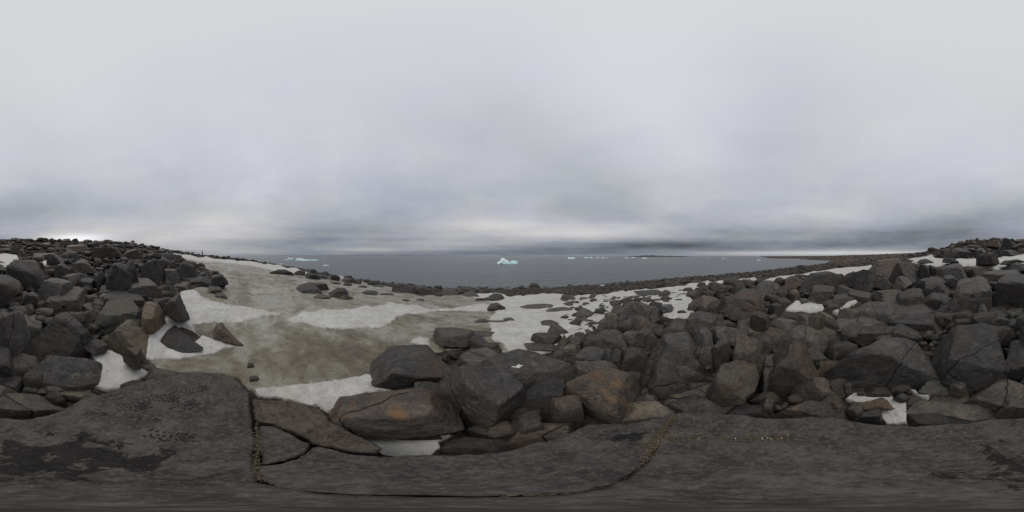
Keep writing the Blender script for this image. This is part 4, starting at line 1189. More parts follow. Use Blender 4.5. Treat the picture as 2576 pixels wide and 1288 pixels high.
# ------------------------------------------------------------------ bare slabs under the camera
def slab(name, outline_px, center, label, z0=0.0, drop=0.45, edge_r=0.06, grooves=(), rings=70, n=420, tilt=(0, 0), tint=(1, 1, 1, 1)):
    P = np.array([px_plane(x, y, z0) for x, y in outline_px])
    seg = np.linalg.norm(np.roll(P, -1, 0) - P, axis=1)
    s = np.r_[0, np.cumsum(seg)]
    u = np.linspace(0, s[-1], n, endpoint=False)
    Q = np.r_[P, P[:1]]
    O = np.stack([np.interp(u, s, Q[:, 0]), np.interp(u, s, Q[:, 1])], -1)
    for _ in range(4):
        O = (np.roll(O, 1, 0) + 2 * O + np.roll(O, -1, 0)) / 4
    o3 = np.c_[O, np.zeros(len(O))]
    c = np.array(center)
    dirn = O - c
    O = O + dirn / np.linalg.norm(dirn, axis=1)[:, None] * (fbm(o3 * 5, 4, 3, 0.65) * 0.014 + fbm(o3 * 24, 2, 6) * 0.006)[:, None]
    ks = 1 - (1 - np.linspace(0, 1, rings)) ** 1.6
    V, Zs = [], []
    for k in ks:
        V.append(c + (O - c) * k)
    V = np.array(V)                                        # rings x n x 2
    p3 = np.concatenate([V, np.zeros(V.shape[:2] + (1,))], -1).reshape(-1, 3)
    dist_edge = ((1 - ks)[:, None] * np.linalg.norm(O - c, axis=1)[None, :]) * 0.8
    z = z0 + fbm(p3 * 1.3, 3, 21).reshape(V.shape[:2]) * 0.04 + fbm(p3 * 6, 3, 22).reshape(V.shape[:2]) * 0.004
    z += tilt[0] * (V[..., 0] - c[0]) + tilt[1] * (V[..., 1] - c[1])
    tt = np.clip(1 - dist_edge / edge_r, 0, 1)
    z -= edge_r * (1 - np.sqrt(np.maximum(1 - tt * tt, 0)))
    for gpts, gw, gd in grooves:
        Gp = np.array([px_plane(x, y, z0) for x, y in gpts])
        best = np.full(len(p3), 9.0)
        wob = vnoise(p3 * 14, 8) * 0.012
        for (ax, ay), (bx, by) in zip(Gp[:-1], Gp[1:]):
            ex, ey = bx - ax, by - ay
            t = np.clip(((p3[:, 0] - ax) * ex + (p3[:, 1] - ay) * ey) / (ex * ex + ey * ey), 0, 1)
            best = np.minimum(best, np.hypot(p3[:, 0] - ax - t * ex, p3[:, 1] - ay - t * ey))
        z -= (np.exp(-((best + wob) / gw) ** 2) * gd).reshape(z.shape)
    verts = np.concatenate([V, z[..., None]], -1)
    sides = [verts[-1] + np.array([0, 0, -k]) for k in (0.05, 0.15, drop)]
    for q, sr in enumerate(sides):
        pp = sr.copy()
        sr[:, :2] += dirn / np.linalg.norm(dirn, axis=1)[:, None] * ((fbm(pp * 6, 3, 14) * 0.015) - 0.01 * q)[:, None]
    verts = np.concatenate([verts, np.array(sides)], 0)
    R = verts.shape[0]
    ii, jj = np.meshgrid(np.arange(R - 1), np.arange(n), indexing='ij')
    j1 = (jj + 1) % n
    f = np.stack([ii * n + jj, ii * n + j1, (ii + 1) * n + j1, (ii + 1) * n + jj], -1).reshape(-1, 4)
    vv_ = verts.reshape(-1, 3)
    o = mesh_obj(name, vv_, f, M_SLAB)
    area = 0.5 * np.sum(O[:, 0] * np.roll(O[:, 1], -1) - np.roll(O[:, 0], -1) * O[:, 1])
    me = o.data
    # make sure the top faces up
    up = np.mean([p.normal.z for p in list(me.polygons)[n * 20:n * 20 + 40]])
    if up < 0:
        me.flip_normals()
    o.color = tint
    tag(o, label, 'rock slab')
    return o


crack1 = [(395, 950), (384, 985), (372, 1020), (350, 1055), (330, 1090), (300, 1110)]
crack2 = [(1690, 1102), (1780, 1100), (1850, 1103), (1930, 1100), (1985, 1092)]
crack3 = [(20, 1050), (80, 1052), (120, 1040), (150, 1025)]
slab('rock_slab', [(1700, 1036), (1775, 1034), (1850, 1043), (1950, 1050), (2030, 1047), (2100, 1050), (2200, 1068), (2300, 1073), (2400, 1066), (2500, 1052), (2576, 1047), (2656, 1048), (2726, 1030), (2776, 1000), (2866, 975),
                   (2956, 950), (3046, 933), (3100, 934), (3146, 940), (3176, 955), (3201, 985), (3212, 1060), (3218, 1120), (3216, 1160), (3214, 1205), (3250, 1222), (3376, 1242), (3500, 1247), (3676, 1250), (3876, 1249), (4026, 1242), (4126, 1217), (4196, 1168), (4236, 1102)],
     (-0.15, -0.45), 'huge bare grey slab with boot prints and wet stain, filling the foreground', 0.0, 0.5, 0.03,
     [(crack1, 0.006, 0.012), (crack2, 0.03, 0.025), ([(100, 1210), (250, 1218), (380, 1216), (500, 1208), (600, 1190)], 0.02, 0.02)], 110, 620)
slab('rock_slab', [(652, 1174), (720, 1162), (768, 1143), (790, 1122), (835, 1127), (880, 1140), (960, 1144), (1100, 1145), (1180, 1142), (1290, 1132), (1350, 1112), (1420, 1092), (1480, 1068), (1540, 1064), (1600, 1060), (1688, 1038),
                   (1696, 1043), (1655, 1102), (1613, 1165), (1543, 1213), (1450, 1238), (1300, 1245), (1100, 1245), (800, 1238), (668, 1210)],
     (0.02, 0.36), 'crescent-shaped bare slab in front of the front snow strip', -0.006, 0.45, 0.018,
     [([(1300, 1170), (1400, 1150), (1500, 1110), (1560, 1080)], 0.02, 0.012)], 70, 420, tint=(0.95, 0.97, 1.0, 1))
slab('rock_slab', [(636, 1003), (730, 1005), (800, 1016), (820, 1034), (836, 1055), (880, 1083), (930, 1108), (965, 1128), (955, 1139), (880, 1133), (830, 1119), (787, 1110), (742, 1085), (682, 1060), (645, 1058), (632, 1030)],
     px_plane(790, 1068, -0.03), 'brown-grey tongue-shaped slab beside the crack, left of the ochre-patch boulder', -0.03, 0.4, 0.03, [([(650, 1012), (700, 1015), (760, 1030), (790, 1060)], 0.012, 0.015)], 50, 300, tint=(1.05, 0.98, 0.9, 1))
slab('rock_slab', [(652, 1067), (682, 1067), (738, 1088), (780, 1112), (764, 1136), (718, 1156), (660, 1167), (650, 1120)],
     px_plane(705, 1115, -0.02), 'small bluish triangular slab along the deep crack', -0.02, 0.4, 0.02, (), 40, 240, tint=(0.98, 0.97, 0.97, 1))

# ------------------------------------------------------------------ loose stones (one mass each)
def hull_shape(seed):
    """a small sharp-edged broken stone: hull of a few points"""
    r = np.random.default_rng(seed)
    pts = r.uniform(-1, 1, (int(r.integers(13, 22)), 3))
    pts /= ((np.abs(pts) ** 3.5).sum(1) ** (1 / 3.5))[:, None]
    pts *= r.uniform(0.85, 1.0, (len(pts), 1))
    bm = bmesh.new()
    for q in pts:
        bm.verts.new(q)
    bmesh.ops.convex_hull(bm, input=bm.verts[:])
    bmesh.ops.delete(bm, geom=[v for v in bm.verts if not v.link_faces], context='VERTS')
    bmesh.ops.bevel(bm, geom=bm.edges[:], offset=0.05, segments=1, affect='EDGES', clamp_overlap=True)
    bmesh.ops.triangulate(bm, faces=bm.faces[:])
    bmesh.ops.recalc_face_normals(bm, faces=bm.faces[:])
    bm.verts.index_update()
    v = np.array([x.co[:] for x in bm.verts])
    f = np.array([[x.index for x in q.verts] for q in bm.faces])
    bm.free()
    return v, f


def stone_mass(name, pts, sizes, mat, label, seed, level=2, flat=0.6, lib=18, smooth=False):
    r = np.random.default_rng(seed)
    shapes = [hull_shape(seed * 100 + k) for k in range(lib)]
    V, F_, T, base = [], [], [], 0
    for p, s_ in zip(pts, sizes):
        v, f = shapes[int(r.integers(lib))]
        a = r.uniform(0, 2 * math.pi)
        sc = s_ * np.array([r.uniform(0.75, 1.45), r.uniform(0.7, 1.1), flat * r.uniform(0.5, 1.3)]) / 2
        v = v * sc
        tl = r.normal(0, 0.28)
        v = np.stack([v[:, 0], v[:, 1] * math.cos(tl) - v[:, 2] * math.sin(tl), v[:, 1] * math.sin(tl) + v[:, 2] * math.cos(tl)], -1)
        v = np.stack([v[:, 0] * math.cos(a) - v[:, 1] * math.sin(a), v[:, 0] * math.sin(a) + v[:, 1] * math.cos(a), v[:, 2]], -1)
        V.append(v + p + np.array([0, 0, sc[2] * 0.45]))
        F_.append(f + base)
        base += len(v)
        T.append(np.full(len(v), np.clip(r.normal(0, 0.35), -0.8, 1.0)))
    o = mesh_obj(name, np.concatenate(V), np.concatenate(F_), mat, None, smooth)
    attr(o, 'tint', np.concatenate(T))
    tag(o, label, kind='stuff')
    return o


def scatter(n, a0, a1, d0, d1, seed, sea_ok=False, margin=0.0):
    r = np.random.default_rng(seed)
    a = r.uniform(a0, a1, n)
    d = np.exp(r.uniform(math.log(d0), math.log(d1), n))
    x, y = d * np.sin(a), d * np.cos(a)
    z = terrain_polar(a, d)
    ok = ~in_snow(x, y, margin)
    ok &= z > (SEA_Z - 0.22 if sea_ok else SEA_Z + 0.02)
    return x[ok], y[ok], z[ok], d[ok]


# rubble that fills the gaps of the boulder field
x, y, z, d = scatter(9500, -math.pi, math.pi, 1.35, 13, 3)
r_ = np.random.default_rng(31)
s_ = np.clip(r_.lognormal(math.log(0.15), 0.6, len(x)) * (0.6 + d * 0.11), 0.05, 0.7)
far_from_rock = np.ones(len(x), bool)
for bx_, by_, br_ in placed:
    far_from_rock &= np.hypot(x - bx_, y - by_) > br_ * 0.8
far_from_rock &= (np.hypot(x, y) > 3.2) | (r_.random(len(x)) < 0.45)
slab_free = far_from_rock & ~((np.hypot(x, y) < 2.0) & (np.hypot(x + 0.9, y + 0.3) < 1.0))
x, y, z, s_ = x[slab_free], y[slab_free], z[slab_free], s_[slab_free]
d = np.hypot(x, y)
z = z - sink(d) * 0.45
rub = stone_mass('rubble', np.stack([x, y, z], -1), s_, M_STONE, 'small angular stones filling the gaps between boulders', 5, 2, 0.75)
rub.color = (0.72, 0.70, 0.68, 1)
# stones poking out of the right-hand snow
r_ = np.random.default_rng(71)
n = 900
a = r_.uniform(px_dir(1420, 0)[0], px_dir(1900, 0)[0], n)
d = np.exp(r_.uniform(math.log(4.5), math.log(34), n))
x, y = d * np.sin(a), d * np.cos(a)
cl_ = vnoise(np.stack([x * 0.35, y * 0.35, np.zeros(n)], -1), 5)
ok = in_snow(x, y, 1.0) & (cl_ > 0.12) & (terrain_polar(a, d) > SEA_Z + 0.6)
x, y, d, a = x[ok], y[ok], d[ok], a[ok]
o = stone_mass('stones_in_snow', np.stack([x, y, terrain_polar(a, d) + 0.03], -1), np.clip(r_.lognormal(math.log(0.3), 0.5, len(x)) * (0.5 + d * 0.04), 0.1, 0.9), M_STONE, 'scattered dark stones melting out of the white snow', 15, 2, 0.5)
o.color = (0.85, 0.83, 0.8, 1)
# stones of the upper slope, the ridge and the far flats
x, y, z, d = scatter(9500, -math.pi, math.pi, 11, 70, 4)
r_ = np.random.default_rng(41)
s_ = np.clip(r_.lognormal(math.log(0.45), 0.65, len(x)) * np.clip(d / 22, 0.6, 1.6), 0.15, 1.7)
shoreband = z < SEA_Z + 1.6
s_ = np.where(shoreband, s_ * 0.5, s_)
z = z - sink(d) * 0.7
o = stone_mass('slope_stones', np.stack([x, y, z], -1), s_, M_STONE, 'countless dark stones covering the slope and ridge', 6, 2, 0.62)
o.color = (0.8, 0.76, 0.72, 1)
x, y, z, d = scatter(3500, math.radians(85), math.radians(175), 60, 900, 14)
r_ = np.random.default_rng(43)
s_ = np.clip(r_.lognormal(math.log(0.8), 0.5, len(x)) * np.clip(d / 120, 0.7, 2.2), 0.3, 3.0)
o = stone_mass('tundra_stones', np.stack([x, y, z], -1), s_, M_STONE, 'brown stones and tussocks dotting the far flats', 7, 2, 0.55, 8)
o.color = (0.8, 0.68, 0.58, 1)
# cobble beach along the waterline
xs_, ys_, zs_, ss_ = [], [], [], []
r_ = np.random.default_rng(51)
n = 26000
a = r_.uniform(math.radians(-60), math.radians(112), n)
d = np.exp(r_.uniform(math.log(16), math.log(120), n))
z = terrain_polar(a, d)
x, y = d * np.sin(a), d * np.cos(a)
ok = (z > SEA_Z - 0.14) & (z < SEA_Z + 1.5) & ~in_snow(x, y, 0.5)
x, y, z, d = x[ok], y[ok], z[ok], d[ok]
s_ = np.clip(r_.lognormal(math.log(0.26), 0.45, len(x)) * np.clip(d / 30, 0.8, 2.2), 0.1, 1.1)
dry = z > SEA_Z + 0.22
o = stone_mass('beach_cobbles', np.stack([x, y, z], -1)[dry], s_[dry], M_STONE, 'grey brown cobbles of the beach above the waterline', 8, 2, 0.6)
o.color = (0.78, 0.75, 0.68, 1)
o = stone_mass('wet_cobbles', np.stack([x, y, z], -1)[~dry], s_[~dry], M_WET, 'black wet cobbles lying along the waterline', 9, 2, 0.65)
o.color = (0.42, 0.42, 0.42, 1)

# gravel with shell bits in the seams of the slab
def seam(poly_px, n, spread, seed):
    r = np.random.default_rng(seed)
    P = np.array([px_plane(x, y, 0.0) for x, y in poly_px])
    seg = np.linalg.norm(np.diff(P, axis=0), axis=1)
    s = np.r_[0, np.cumsum(seg)]
    u = r.uniform(0, s[-1], n)
    c = np.stack([np.interp(u, s, P[:, 0]), np.interp(u, s, P[:, 1])], -1)
    return c + r.normal(0, spread, (n, 2)), r


S1 = [(1697, 1045), (1672, 1075), (1655, 1100), (1635, 1130), (1612, 1165), (1545, 1214), (1450, 1238), (1290, 1245)]
S2 = [(1650, 1105), (1690, 1108), (1780, 1106), (1850, 1108), (1930, 1107), (1985, 1098)]
S3 = [(645, 1060), (648, 1110), (645, 1150), (650, 1200), (700, 1218), (800, 1237), (1000, 1245)]
M_GRIT = plain('grit', (0.080, 0.064, 0.044), 0.9, 0.5, 60)
M_SHELL = plain('shell', (0.5, 0.47, 0.41), 0.5, 0.1, 60)
pts, sz = [], []
for S, n, sp, zz in ((S1, 1900, 0.012, -0.003), (S2, 1500, 0.018, -0.006), (S3, 600, 0.006, -0.02), ([(1660, 1095), (1650, 1110), (1640, 1125)], 600, 0.022, -0.008)):
    c, r = seam(S, n, sp, 60 + n)
    pts.append(np.c_[c, np.full(n, zz) + r.uniform(-0.004, 0.004, n)])
    sz.append(r.uniform(0.004, 0.012, n))
o = stone_mass('gravel', np.concatenate(pts), np.concatenate(sz), M_GRIT, 'fine brown gravel caught in the cracks of the bare slab', 10, 2, 0.7, 6)
pts, sz = [], []
for S, n, sp, zz in ((S1, 12, 0.008, -0.012), (S2, 42, 0.017, -0.004)):
    c, r = seam(S, n, sp, 80 + n)
    pts.append(np.c_[c, np.full(n, zz)])
    sz.append(0.003 + 0.009 * r.random(n) ** 2.5)
stone_mass('shell_fragments', np.concatenate(pts), np.concatenate(sz), M_SHELL, 'tiny white shell fragments sprinkled on the gravel seam', 11, 2, 0.5, 5)

# ------------------------------------------------------------------ wet boot prints on the slab
M_WETPRINT = plain('wet_print', (0.016, 0.0155, 0.016), 0.9, 0.2, 40)
dg = bpy.context.evaluated_depsgraph_get()
slab_main = bpy.data.objects['rock_slab']
bpy.context.view_layer.update()


def top_z(x, y):
    ok, loc, nor, idx = slab_main.ray_cast(Vector((x, y, 1.0)), Vector((0, 0, -1)))
    return loc.z if ok else 0.0


def boot_print(px, py, ang, length, part, label, seed):
    r = np.random.default_rng(seed)
    cx, cy = px_plane(px, py, 0.0)
    cs, sn = math.cos(ang), math.sin(ang)
    root = bpy.data.objects.new('boot_print', None)
    col.objects.link(root)
    root.empty_display_size = 0.05
    root.location = (cx, cy, top_z(cx, cy))
    tag(root, label, 'footprint', 'wet boot prints on the bare slab')

    def mark(u, v, ru, rv, rot, n=9, inner=0.0, name='tread_mark'):
        V, Fs = [], []
        ring = []
        for q in range(n):
            t = 2 * math.pi * q / n
            w_ = 1 + r.normal(0, 0.12)
            ring.append((math.cos(t) * ru * w_, math.sin(t) * rv * w_))
        for m_ in ((1.0,) if not inner else (1.0, inner)):
            for pu, pv in ring:
                a_, b_ = pu * m_, pv * m_
                uu = u + a_ * math.cos(rot) - b_ * math.sin(rot)
                vv2 = v + a_ * math.sin(rot) + b_ * math.cos(rot)
                X_, Y_ = cx + uu * cs - vv2 * sn, cy + uu * sn + vv2 * cs
                V.append((X_ - cx, Y_ - cy, top_z(X_, Y_) + 0.0018 - root.location.z))
        if inner:
            for q in range(n):
                q1 = (q + 1) % n
                Fs.append((q, q1, n + q1, n + q))
        else:
            Fs.append(tuple(range(n)))
        mesh_obj(name, np.array(V), Fs, M_WETPRINT, root)

    L_, Wd = length / 2, length * 0.20
    for sgn in (-1, 1):                                     # lugs down both edges of the sole
        for q in range(7):
            u = -L_ * 0.75 + q * L_ * 0.26
            if part == 'heel' and u > 0 or r.random() < 0.15:
                continue
            wv = Wd * (1.0 if u > -0.1 * L_ else 0.82) * (1 - 0.35 * max(0, (u / L_)) ** 2)
            mark(u, sgn * wv * 0.85, length * 0.052, length * 0.026, sgn * 0.6 + r.normal(0, 0.2))
    for q in range(7):
        u = -L_ * 0.6 + q * L_ * 0.22
        if part == 'heel' and u > 0 or r.random() < 0.2:
            continue
        mark(u, r.normal(0, Wd * 0.3), length * 0.03, length * 0.045, r.uniform(-0.5, 0.5))
    u0 = L_ * 0.5 if part != 'heel' else -L_ * 0.1
    mark(u0, 0, length * 0.10, length * 0.10, 0, 16, 0.66, 'sole_ring')   # ring in the ball of the sole
    mark(u0, 0, length * 0.042, length * 0.042, 0, 10)
    for q in range(5):
        t = q * 1.256 + r.uniform(0, 0.5)
        mark(u0 + math.cos(t) * length * .155, math.sin(t) * length * .155, length * 0.026, length * 0.045, t)


boot_print(337, 1022, 2.5, 0.30, 'full', 'long wet boot print beside the thin crack on the slab', 1)
boot_print(412, 1002, 2.0, 0.30, 'full', 'dark blotchy wet boot print right of the thin crack', 2)
boot_print(466, 1022, 2.7, 0.28, 'full', 'wet boot print with clear heel ring, third from the crack', 3)
boot_print(497, 978, 2.4, 0.26, 'full', 'faint wet boot print nearest the slab edge by the snow', 4)
boot_print(400, 1055, 2.3, 0.20, 'heel', 'small heel-only wet print below the thin crack', 5)
boot_print(425, 1095, 1.9, 0.30, 'full', 'wet boot print with big ringed circle, just above the wet stain', 6)
boot_print(268, 1041, 2.6, 0.14, 'heel', 'tiny partial wet print left of the long one', 7)

# ------------------------------------------------------------------ icebergs and floes
def berg(pts, base_y, depth, label, name='iceberg', group='icebergs floating in the bay', seed=0, deep=0.25):
    """pts: skyline of the berg in photo pixels (3000 x 1500), left to right; base_y: waterline"""
    K = 2576 / 3000
    pts = [(x * K, y * K) for x, y in pts]
    by = base_y * K
    e = px_dir(0, by)[1]
    dist = (CAM_Z - SEA_Z) / math.tan(-e)
    xc = (pts[0][0] + pts[-1][0]) / 2
    a = px_dir(xc, 0)[0]
    us = np.array([math.tan(px_dir(x, 0)[0] - a) * dist for x, _ in pts])
    hs = np.array([max(0.02, (by - y) / 1288 * math.pi * dist) for _, y in pts])
    Wd = us[-1] - us[0]
    Dp = Wd * depth
    nu, nv = 72, 30
    U = np.linspace(us[0], us[-1], nu)
    Hh = np.interp(U, us, hs)
    Vv = np.linspace(-1, 1, nv)
    UU, VV = np.meshgrid(U, Vv, indexing='ij')
    p = np.stack([UU / Wd * 6 + seed, VV * 2, np.zeros_like(UU)], -1).reshape(-1, 3)
    nn = fbm(p, 4, seed + 3).reshape(UU.shape)
    ends = np.sqrt(np.clip(1 - (np.abs((UU - us[0]) / Wd * 2 - 1)) ** 6, 0.02, 1))
    ridge = 0.25 * np.sin(UU / Wd * 9 + seed)
    prof = np.clip(1 - np.abs(VV - ridge * 0.5) ** 1.5, 0, 1)
    crag = np.abs(vnoise(p * 2.5, seed + 8)).reshape(UU.shape)
    Zz = Hh[:, None] * (prof * (1 - 0.25 * crag * np.abs(VV))) + nn * 0.05 * hs.max() * prof - 0.08 * hs.max()
    Yy = VV * Dp / 2 * ends * (1 + 0.2 * nn)
    L = np.stack([UU, Yy, Zz], -1).reshape(-1, 3)
    ii, jj = np.meshgrid(np.arange(nu - 1), np.arange(nv - 1), indexing='ij')
    f = np.stack([ii * nv + jj, (ii + 1) * nv + jj, (ii + 1) * nv + jj + 1, ii * nv + jj + 1], -1).reshape(-1, 4)
    o = mesh_obj(name, L, f, M_ICE, smooth=False)
    attr(o, 'deep', np.clip(((crag * 1.2 + nn * 0.6) - Zz / hs.max() * 1.5 + deep), 0, 1).ravel())
    d2 = dist + Dp * 0.35
    o.location = (d2 * math.sin(a), d2 * math.cos(a), SEA_Z)
    o.rotation_euler = (0, 0, -a)
    tag(o, label, name.replace('_', ' '), group)
    return o


z3 = lambda L: [(1430 + x / 16.1, 720 + y / 16.1) for x, y in L]
z2 = lambda L: [(800 + x / 16.1, 730 + y / 16.1) for x, y in L]
z4 = lambda L: [(1640 + x / 9.2, 720 + y / 9.2) for x, y in L]
z6 = lambda L: [(1800 + x / 5.152, 700 + y / 5.152) for x, y in L]
berg(z3([(405, 790), (440, 745), (560, 680), (590, 580), (640, 535), (760, 565), (850, 635), (940, 665), (1020, 735), (1090, 695), (1170, 672), (1300, 690), (1430, 712)]), 720 + 860 / 16.1, 0.5,
     'largest turquoise iceberg with a tall hump, nearest the shore in mid sea', seed=1, deep=0.12)
berg(z2([(490, 480), (600, 485), (690, 470), (705, 400), (745, 368), (800, 408), (900, 408), (940, 385), (1000, 400), (985, 500)]), 730 + 512 / 16.1, 0.35, 'low turquoise iceberg with two horns, left one of the neighbouring two', seed=2)
berg(z2([(1030, 510), (1110, 440), (1160, 378), (1220, 428), (1290, 408), (1440, 418), (1490, 468), (1700, 465), (1900, 480), (2000, 465), (2050, 508), (2150, 462), (2160, 530)]), 730 + 548 / 16.1, 0.3,
     'long low turquoise iceberg with one peak and a flat tail', seed=3)
berg(z4([(200, 345), (225, 293), (250, 308), (300, 318), (340, 300), (390, 318), (440, 345)]), 720 + 352 / 9.2, 0.5, 'bright jagged iceberg right of the largest one', seed=4)
berg(z4([(660, 328), (700, 292), (730, 315), (800, 320), (860, 298), (895, 328)]), 720 + 331 / 9.2, 0.4, 'saddle-shaped iceberg with two raised ends', seed=5)
berg(z4([(940, 328), (1000, 318), (1050, 298), (1070, 328)]), 720 + 331 / 9.2, 0.5, 'small wedge iceberg right of the saddle-shaped one', seed=6)
berg(z4([(1105, 328), (1130, 298), (1150, 318), (1240, 318), (1315, 324)]), 720 + 332 / 9.2, 0.4, 'small iceberg with a front peak and long low tail', seed=7)
berg(z4([(1750, 326), (1790, 304), (1830, 316), (1865, 326)]), 720 + 331 / 9.2, 0.5, 'small iceberg before the dark island, first of two', seed=8)
berg(z4([(1870, 322), (1940, 314), (1990, 298), (2025, 322)]), 720 + 327 / 9.2, 0.5, 'small iceberg before the dark island, second of two', seed=9)
berg(z4([(2205, 345), (2240, 328), (2285, 312), (2305, 335), (2350, 328), (2360, 342)]), 720 + 350 / 9.2, 0.5, 'small peaked iceberg just right of the dark island middle', seed=10)
berg(z6([(2145, 322), (2165, 307), (2190, 318), (2215, 322)]), 700 + 325 / 5.152, 0.6, 'lone little iceberg near the far beach point', seed=11)
berg(z6([(1395, 290), (1412, 285), (1428, 290)]), 700 + 292 / 5.152, 0.6, 'tiny white floe far out, first of two before the bright horizon', 'ice_floe', 'ice floes on the sea', 12)
berg(z6([(1615, 294), (1640, 289), (1680, 294)]), 700 + 297 / 5.152, 0.5, 'tiny white floe far out, second of two before the bright horizon', 'ice_floe', 'ice floes on the sea', 13)
berg(z2([(285, 700), (370, 678), (465, 700)]), 730 + 706 / 16.1, 0.6, 'flat white floe near the snowy shore below the two-horned iceberg', 'ice_floe', 'ice floes on the sea', 14, -0.2)
berg(z2([(2310, 765), (2440, 738), (2600, 750), (2660, 768)]), 730 + 772 / 16.1, 0.5, 'flat pale floe in front of the long low iceberg', 'ice_floe', 'ice floes on the sea', 15, 0.0)
berg(z2([(2340, 414), (2390, 400), (2450, 414)]), 730 + 417 / 16.1, 0.6, 'far small floe right of the long low iceberg', 'ice_floe', 'ice floes on the sea', 16, -0.2)
berg([(1500 + 885 / 3.435, 660 + 614 / 3.435), (1500 + 900 / 3.435, 660 + 600 / 3.435), (1500 + 925 / 3.435, 660 + 600 / 3.435), (1500 + 935 / 3.435, 660 + 618 / 3.435)], 660 + 625 / 3.435, 0.7,
     'white ice chunk stranded at the waterline by the dark dome', 'ice_chunk', 'stranded ice', 17, -0.3)

# ------------------------------------------------------------------ dark low island and far coasts
M_ISLE = plain('island_rock', (0.055, 0.048, 0.045), 0.95, 0.4, 0.05)
M_HAZED = plain('hazed_coast', (0.15, 0.165, 0.19), 0.95, 0.15, 0.001)  # pale blue-grey is distance haze put into the coast's colour


def island(name, x0, x1, dist, prof, depth, mat, label):
    """low land on the horizon: x range in panorama pixels, prof = list of (0..1, height m)"""
    xc = (x0 + x1) / 2
    a = px_dir(xc, 0)[0]
    half = math.tan(px_dir(x1, 0)[0] - a) * dist
    nu, nv = 160, 24
    U = np.linspace(-1, 1, nu)
    Hh = np.interp((U + 1) / 2, [p[0] for p in prof], [p[1] for p in prof])
    UU, VV = np.meshgrid(U, np.linspace(-1, 1, nv), indexing='ij')
    p = np.stack([UU * 9, VV * 3, np.zeros_like(UU)], -1).reshape(-1, 3)
    Zz = Hh[:, None] * np.clip(1 - VV ** 2, 0, 1) * (1 + 0.25 * fbm(p, 4, 6).reshape(UU.shape)) - 0.6
    Yy = VV * depth / 2 * np.sqrt(np.clip(1 - UU ** 4, 0.02, 1))
    L = np.stack([UU * half, Yy, Zz], -1).reshape(-1, 3)
    ii, jj = np.meshgrid(np.arange(nu - 1), np.arange(nv - 1), indexing='ij')
    f = np.stack([ii * nv + jj, (ii + 1) * nv + jj, (ii + 1) * nv + jj + 1, ii * nv + jj + 1], -1).reshape(-1, 4)
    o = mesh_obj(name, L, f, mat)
    o.location = (dist * math.sin(a), dist * math.cos(a), SEA_Z)
    o.rotation_euler = (0, 0, -a)
    tag(o, label, kind='structure')


island('island', 1566, 1740, 900, [(0, .5), (.15, 4), (.32, 8.5), (.44, 9), (.48, 6.5), (.55, 6), (.75, 5.5), (.9, 4), (1, .5)], 160, M_ISLE, 'low dark island on the horizon')
island('hills', 640, 1180, 9000, [(0, 20), (.2, 45), (.45, 60), (.6, 85), (.8, 45), (1, 5)], 2500, M_HAZED, 'faint haze-blue low coast along the horizon')

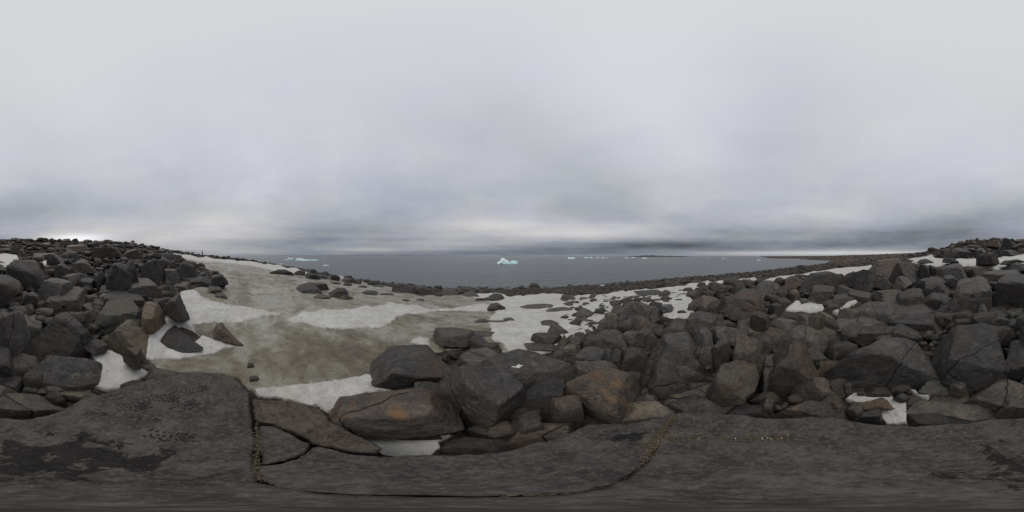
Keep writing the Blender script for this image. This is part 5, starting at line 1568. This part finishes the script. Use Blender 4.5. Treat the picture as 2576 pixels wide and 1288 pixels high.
# ------------------------------------------------------------------ person in red on the far snow
def person(px, py, label):
    a, d, z = hit(px, py)
    d = 54.0
    z = float(terrain_polar(np.array([a]), np.array([d]))[0]) + 0.1
    pts = {  # joint: (position, radius); facing the sea, mid-stride
        'pelvis': ((0, 0, .95), .15), 'waist': ((0, 0, 1.08), .135), 'chest': ((0, .01, 1.30), .17), 'neck': ((0, .02, 1.48), .065),
        'headlow': ((0, .03, 1.58), .085), 'headtop': ((0, .03, 1.72), .085),
        'hipl': ((-.10, 0, .90), .105), 'kneel': ((-.12, .10, .50), .075), 'anklel': ((-.12, .05, .09), .055), 'toel': ((-.13, .22, .05), .045),
        'hipr': ((.10, 0, .90), .105), 'kneer': ((.11, -.02, .50), .075), 'ankler': ((.11, -.16, .10), .055), 'toer': ((.12, 0, .05), .045),
        'shl': ((-.20, 0, 1.40), .08), 'ell': ((-.29, -.05, 1.14), .058), 'wrl': ((-.26, .12, .95), .045), 'handl': ((-.25, .18, .90), .04),
        'shr': ((.20, 0, 1.40), .08), 'elr': ((.30, -.02, 1.13), .058), 'wrr': ((.28, .10, .92), .045), 'handr': ((.27, .14, .86), .04)}
    ed = [('pelvis', 'waist'), ('waist', 'chest'), ('chest', 'neck'), ('neck', 'headlow'), ('headlow', 'headtop'), ('pelvis', 'hipl'), ('hipl', 'kneel'), ('kneel', 'anklel'), ('anklel', 'toel'),
          ('pelvis', 'hipr'), ('hipr', 'kneer'), ('kneer', 'ankler'), ('ankler', 'toer'), ('chest', 'shl'), ('shl', 'ell'), ('ell', 'wrl'), ('wrl', 'handl'), ('chest', 'shr'), ('shr', 'elr'), ('elr', 'wrr'), ('wrr', 'handr')]
    names = list(pts)
    me = bpy.data.meshes.new('person')
    me.from_pydata([pts[k][0] for k in names], [(names.index(p), names.index(q)) for p, q in ed], [])
    o = bpy.data.objects.new('person', me)
    col.objects.link(o)
    m = o.modifiers.new('skin', 'SKIN')
    for i, k in enumerate(names):
        me.skin_vertices[0].data[i].radius = (pts[k][1], pts[k][1])
    me.skin_vertices[0].data[0].use_root = True
    o.modifiers.new('sub', 'SUBSURF').levels = 2
    o.modifiers['sub'].render_levels = 2
    mt, n = material('clothes_and_skin')
    zc = n.new('ShaderNodeSeparateXYZ', {0: n.new('ShaderNodeTexCoord').outputs['Object']}).outputs[2]
    c = n.ramp(n.math('DIVIDE', zc, 2.0), [(0.0, (0.03, 0.025, 0.025)), (0.06, (0.04, 0.04, 0.05)), (0.44, (0.30, 0.015, 0.03)), (0.745, (0.45, 0.28, 0.2)), (0.81, (0.02, 0.015, 0.015))], 'CONSTANT')
    finish(n, c, 0.8)
    me.materials.append(mt)
    jm = mesh_obj('jacket', *jacket(), plain('red_jacket', (0.38, 0.015, 0.035), 0.7, 0.15, 8), o)
    hm = mesh_obj('hair', *hair(), plain('dark_hair', (0.02, 0.015, 0.013), 0.7, 0.3, 20), o)
    o.location = (d * math.sin(a), d * math.cos(a), z)
    o.rotation_euler = (0, 0, -a + 1.1)
    tag(o, label, 'person')


def lathe_xy(rows, n=20):
    V, F_ = [], []
    for (zz, rx, ry, oy) in rows:
        for q in range(n):
            t = 2 * math.pi * q / n
            V.append((math.cos(t) * rx, math.sin(t) * ry + oy, zz))
    for i in range(len(rows) - 1):
        for q in range(n):
            q1 = (q + 1) % n
            F_.append((i * n + q, i * n + q1, (i + 1) * n + q1, (i + 1) * n + q))
    F_.append(tuple(range((len(rows) - 1) * n, len(rows) * n)))
    return np.array(V), F_


def jacket():
    return lathe_xy([(.72, .21, .17, 0), (.80, .215, .175, 0), (1.0, .20, .165, 0), (1.2, .22, .18, .01), (1.36, .235, .18, .01), (1.46, .18, .14, .01), (1.52, .09, .09, .02)])


def hair():
    return lathe_xy([(1.58, .085, .07, -.01), (1.64, .105, .105, .015), (1.72, .105, .11, .02), (1.79, .08, .085, .02), (1.82, .03, .03, .02)])


person(509, 646, 'person in a dark red jacket walking along the far snow edge')

# ------------------------------------------------------------------ feather scrap on the flat-topped boulder
def feather():
    a, e = px_dir(1297, 924)
    o0 = Vector((0, 0, CAM_Z))
    dr = Vector((math.sin(a) * math.cos(e), math.cos(a) * math.cos(e), math.sin(e)))
    bpy.context.view_layer.update()
    dgr = bpy.context.evaluated_depsgraph_get()
    ok, loc, nor, *_ = scene.ray_cast(dgr, o0, dr)
    if not ok:
        return
    V, Fs = [], []
    for (ang, ln, wd, lift) in ((0.1, 0.11, 0.014, 0.01), (0.5, 0.08, 0.011, 0.02), (-0.4, 0.07, 0.012, 0.008), (2.9, 0.06, 0.011, 0.006)):
        k0 = len(V)
        for i in range(9):
            t = i / 8
            wv = wd * math.sin(math.pi * min(1, 0.12 + t * 0.88)) ** 0.7 + 0.001
            for sg in (-1, 0, 1):
                u, v = t * ln, sg * wv
                V.append((u * math.cos(ang) - v * math.sin(ang), u * math.sin(ang) + v * math.cos(ang), 0.008 + lift * t * t + (0.006 if sg == 0 else 0)))
        for i in range(8):
            for q in (0, 1):
                Fs.append((k0 + i * 3 + q, k0 + i * 3 + q + 1, k0 + i * 3 + q + 4, k0 + i * 3 + q + 3))
    o = mesh_obj('feather', np.array(V), Fs, plain('feather', (0.5, 0.5, 0.48), 0.6, 0.2, 60))
    md = o.modifiers.new('thick', 'SOLIDIFY')
    md.thickness = 0.003
    o.location = loc
    o.rotation_euler = nor.to_track_quat('Z', 'Y').to_euler()
    tag(o, 'white feather scrap lying on the huge flat-topped boulder', 'feather')


feather()
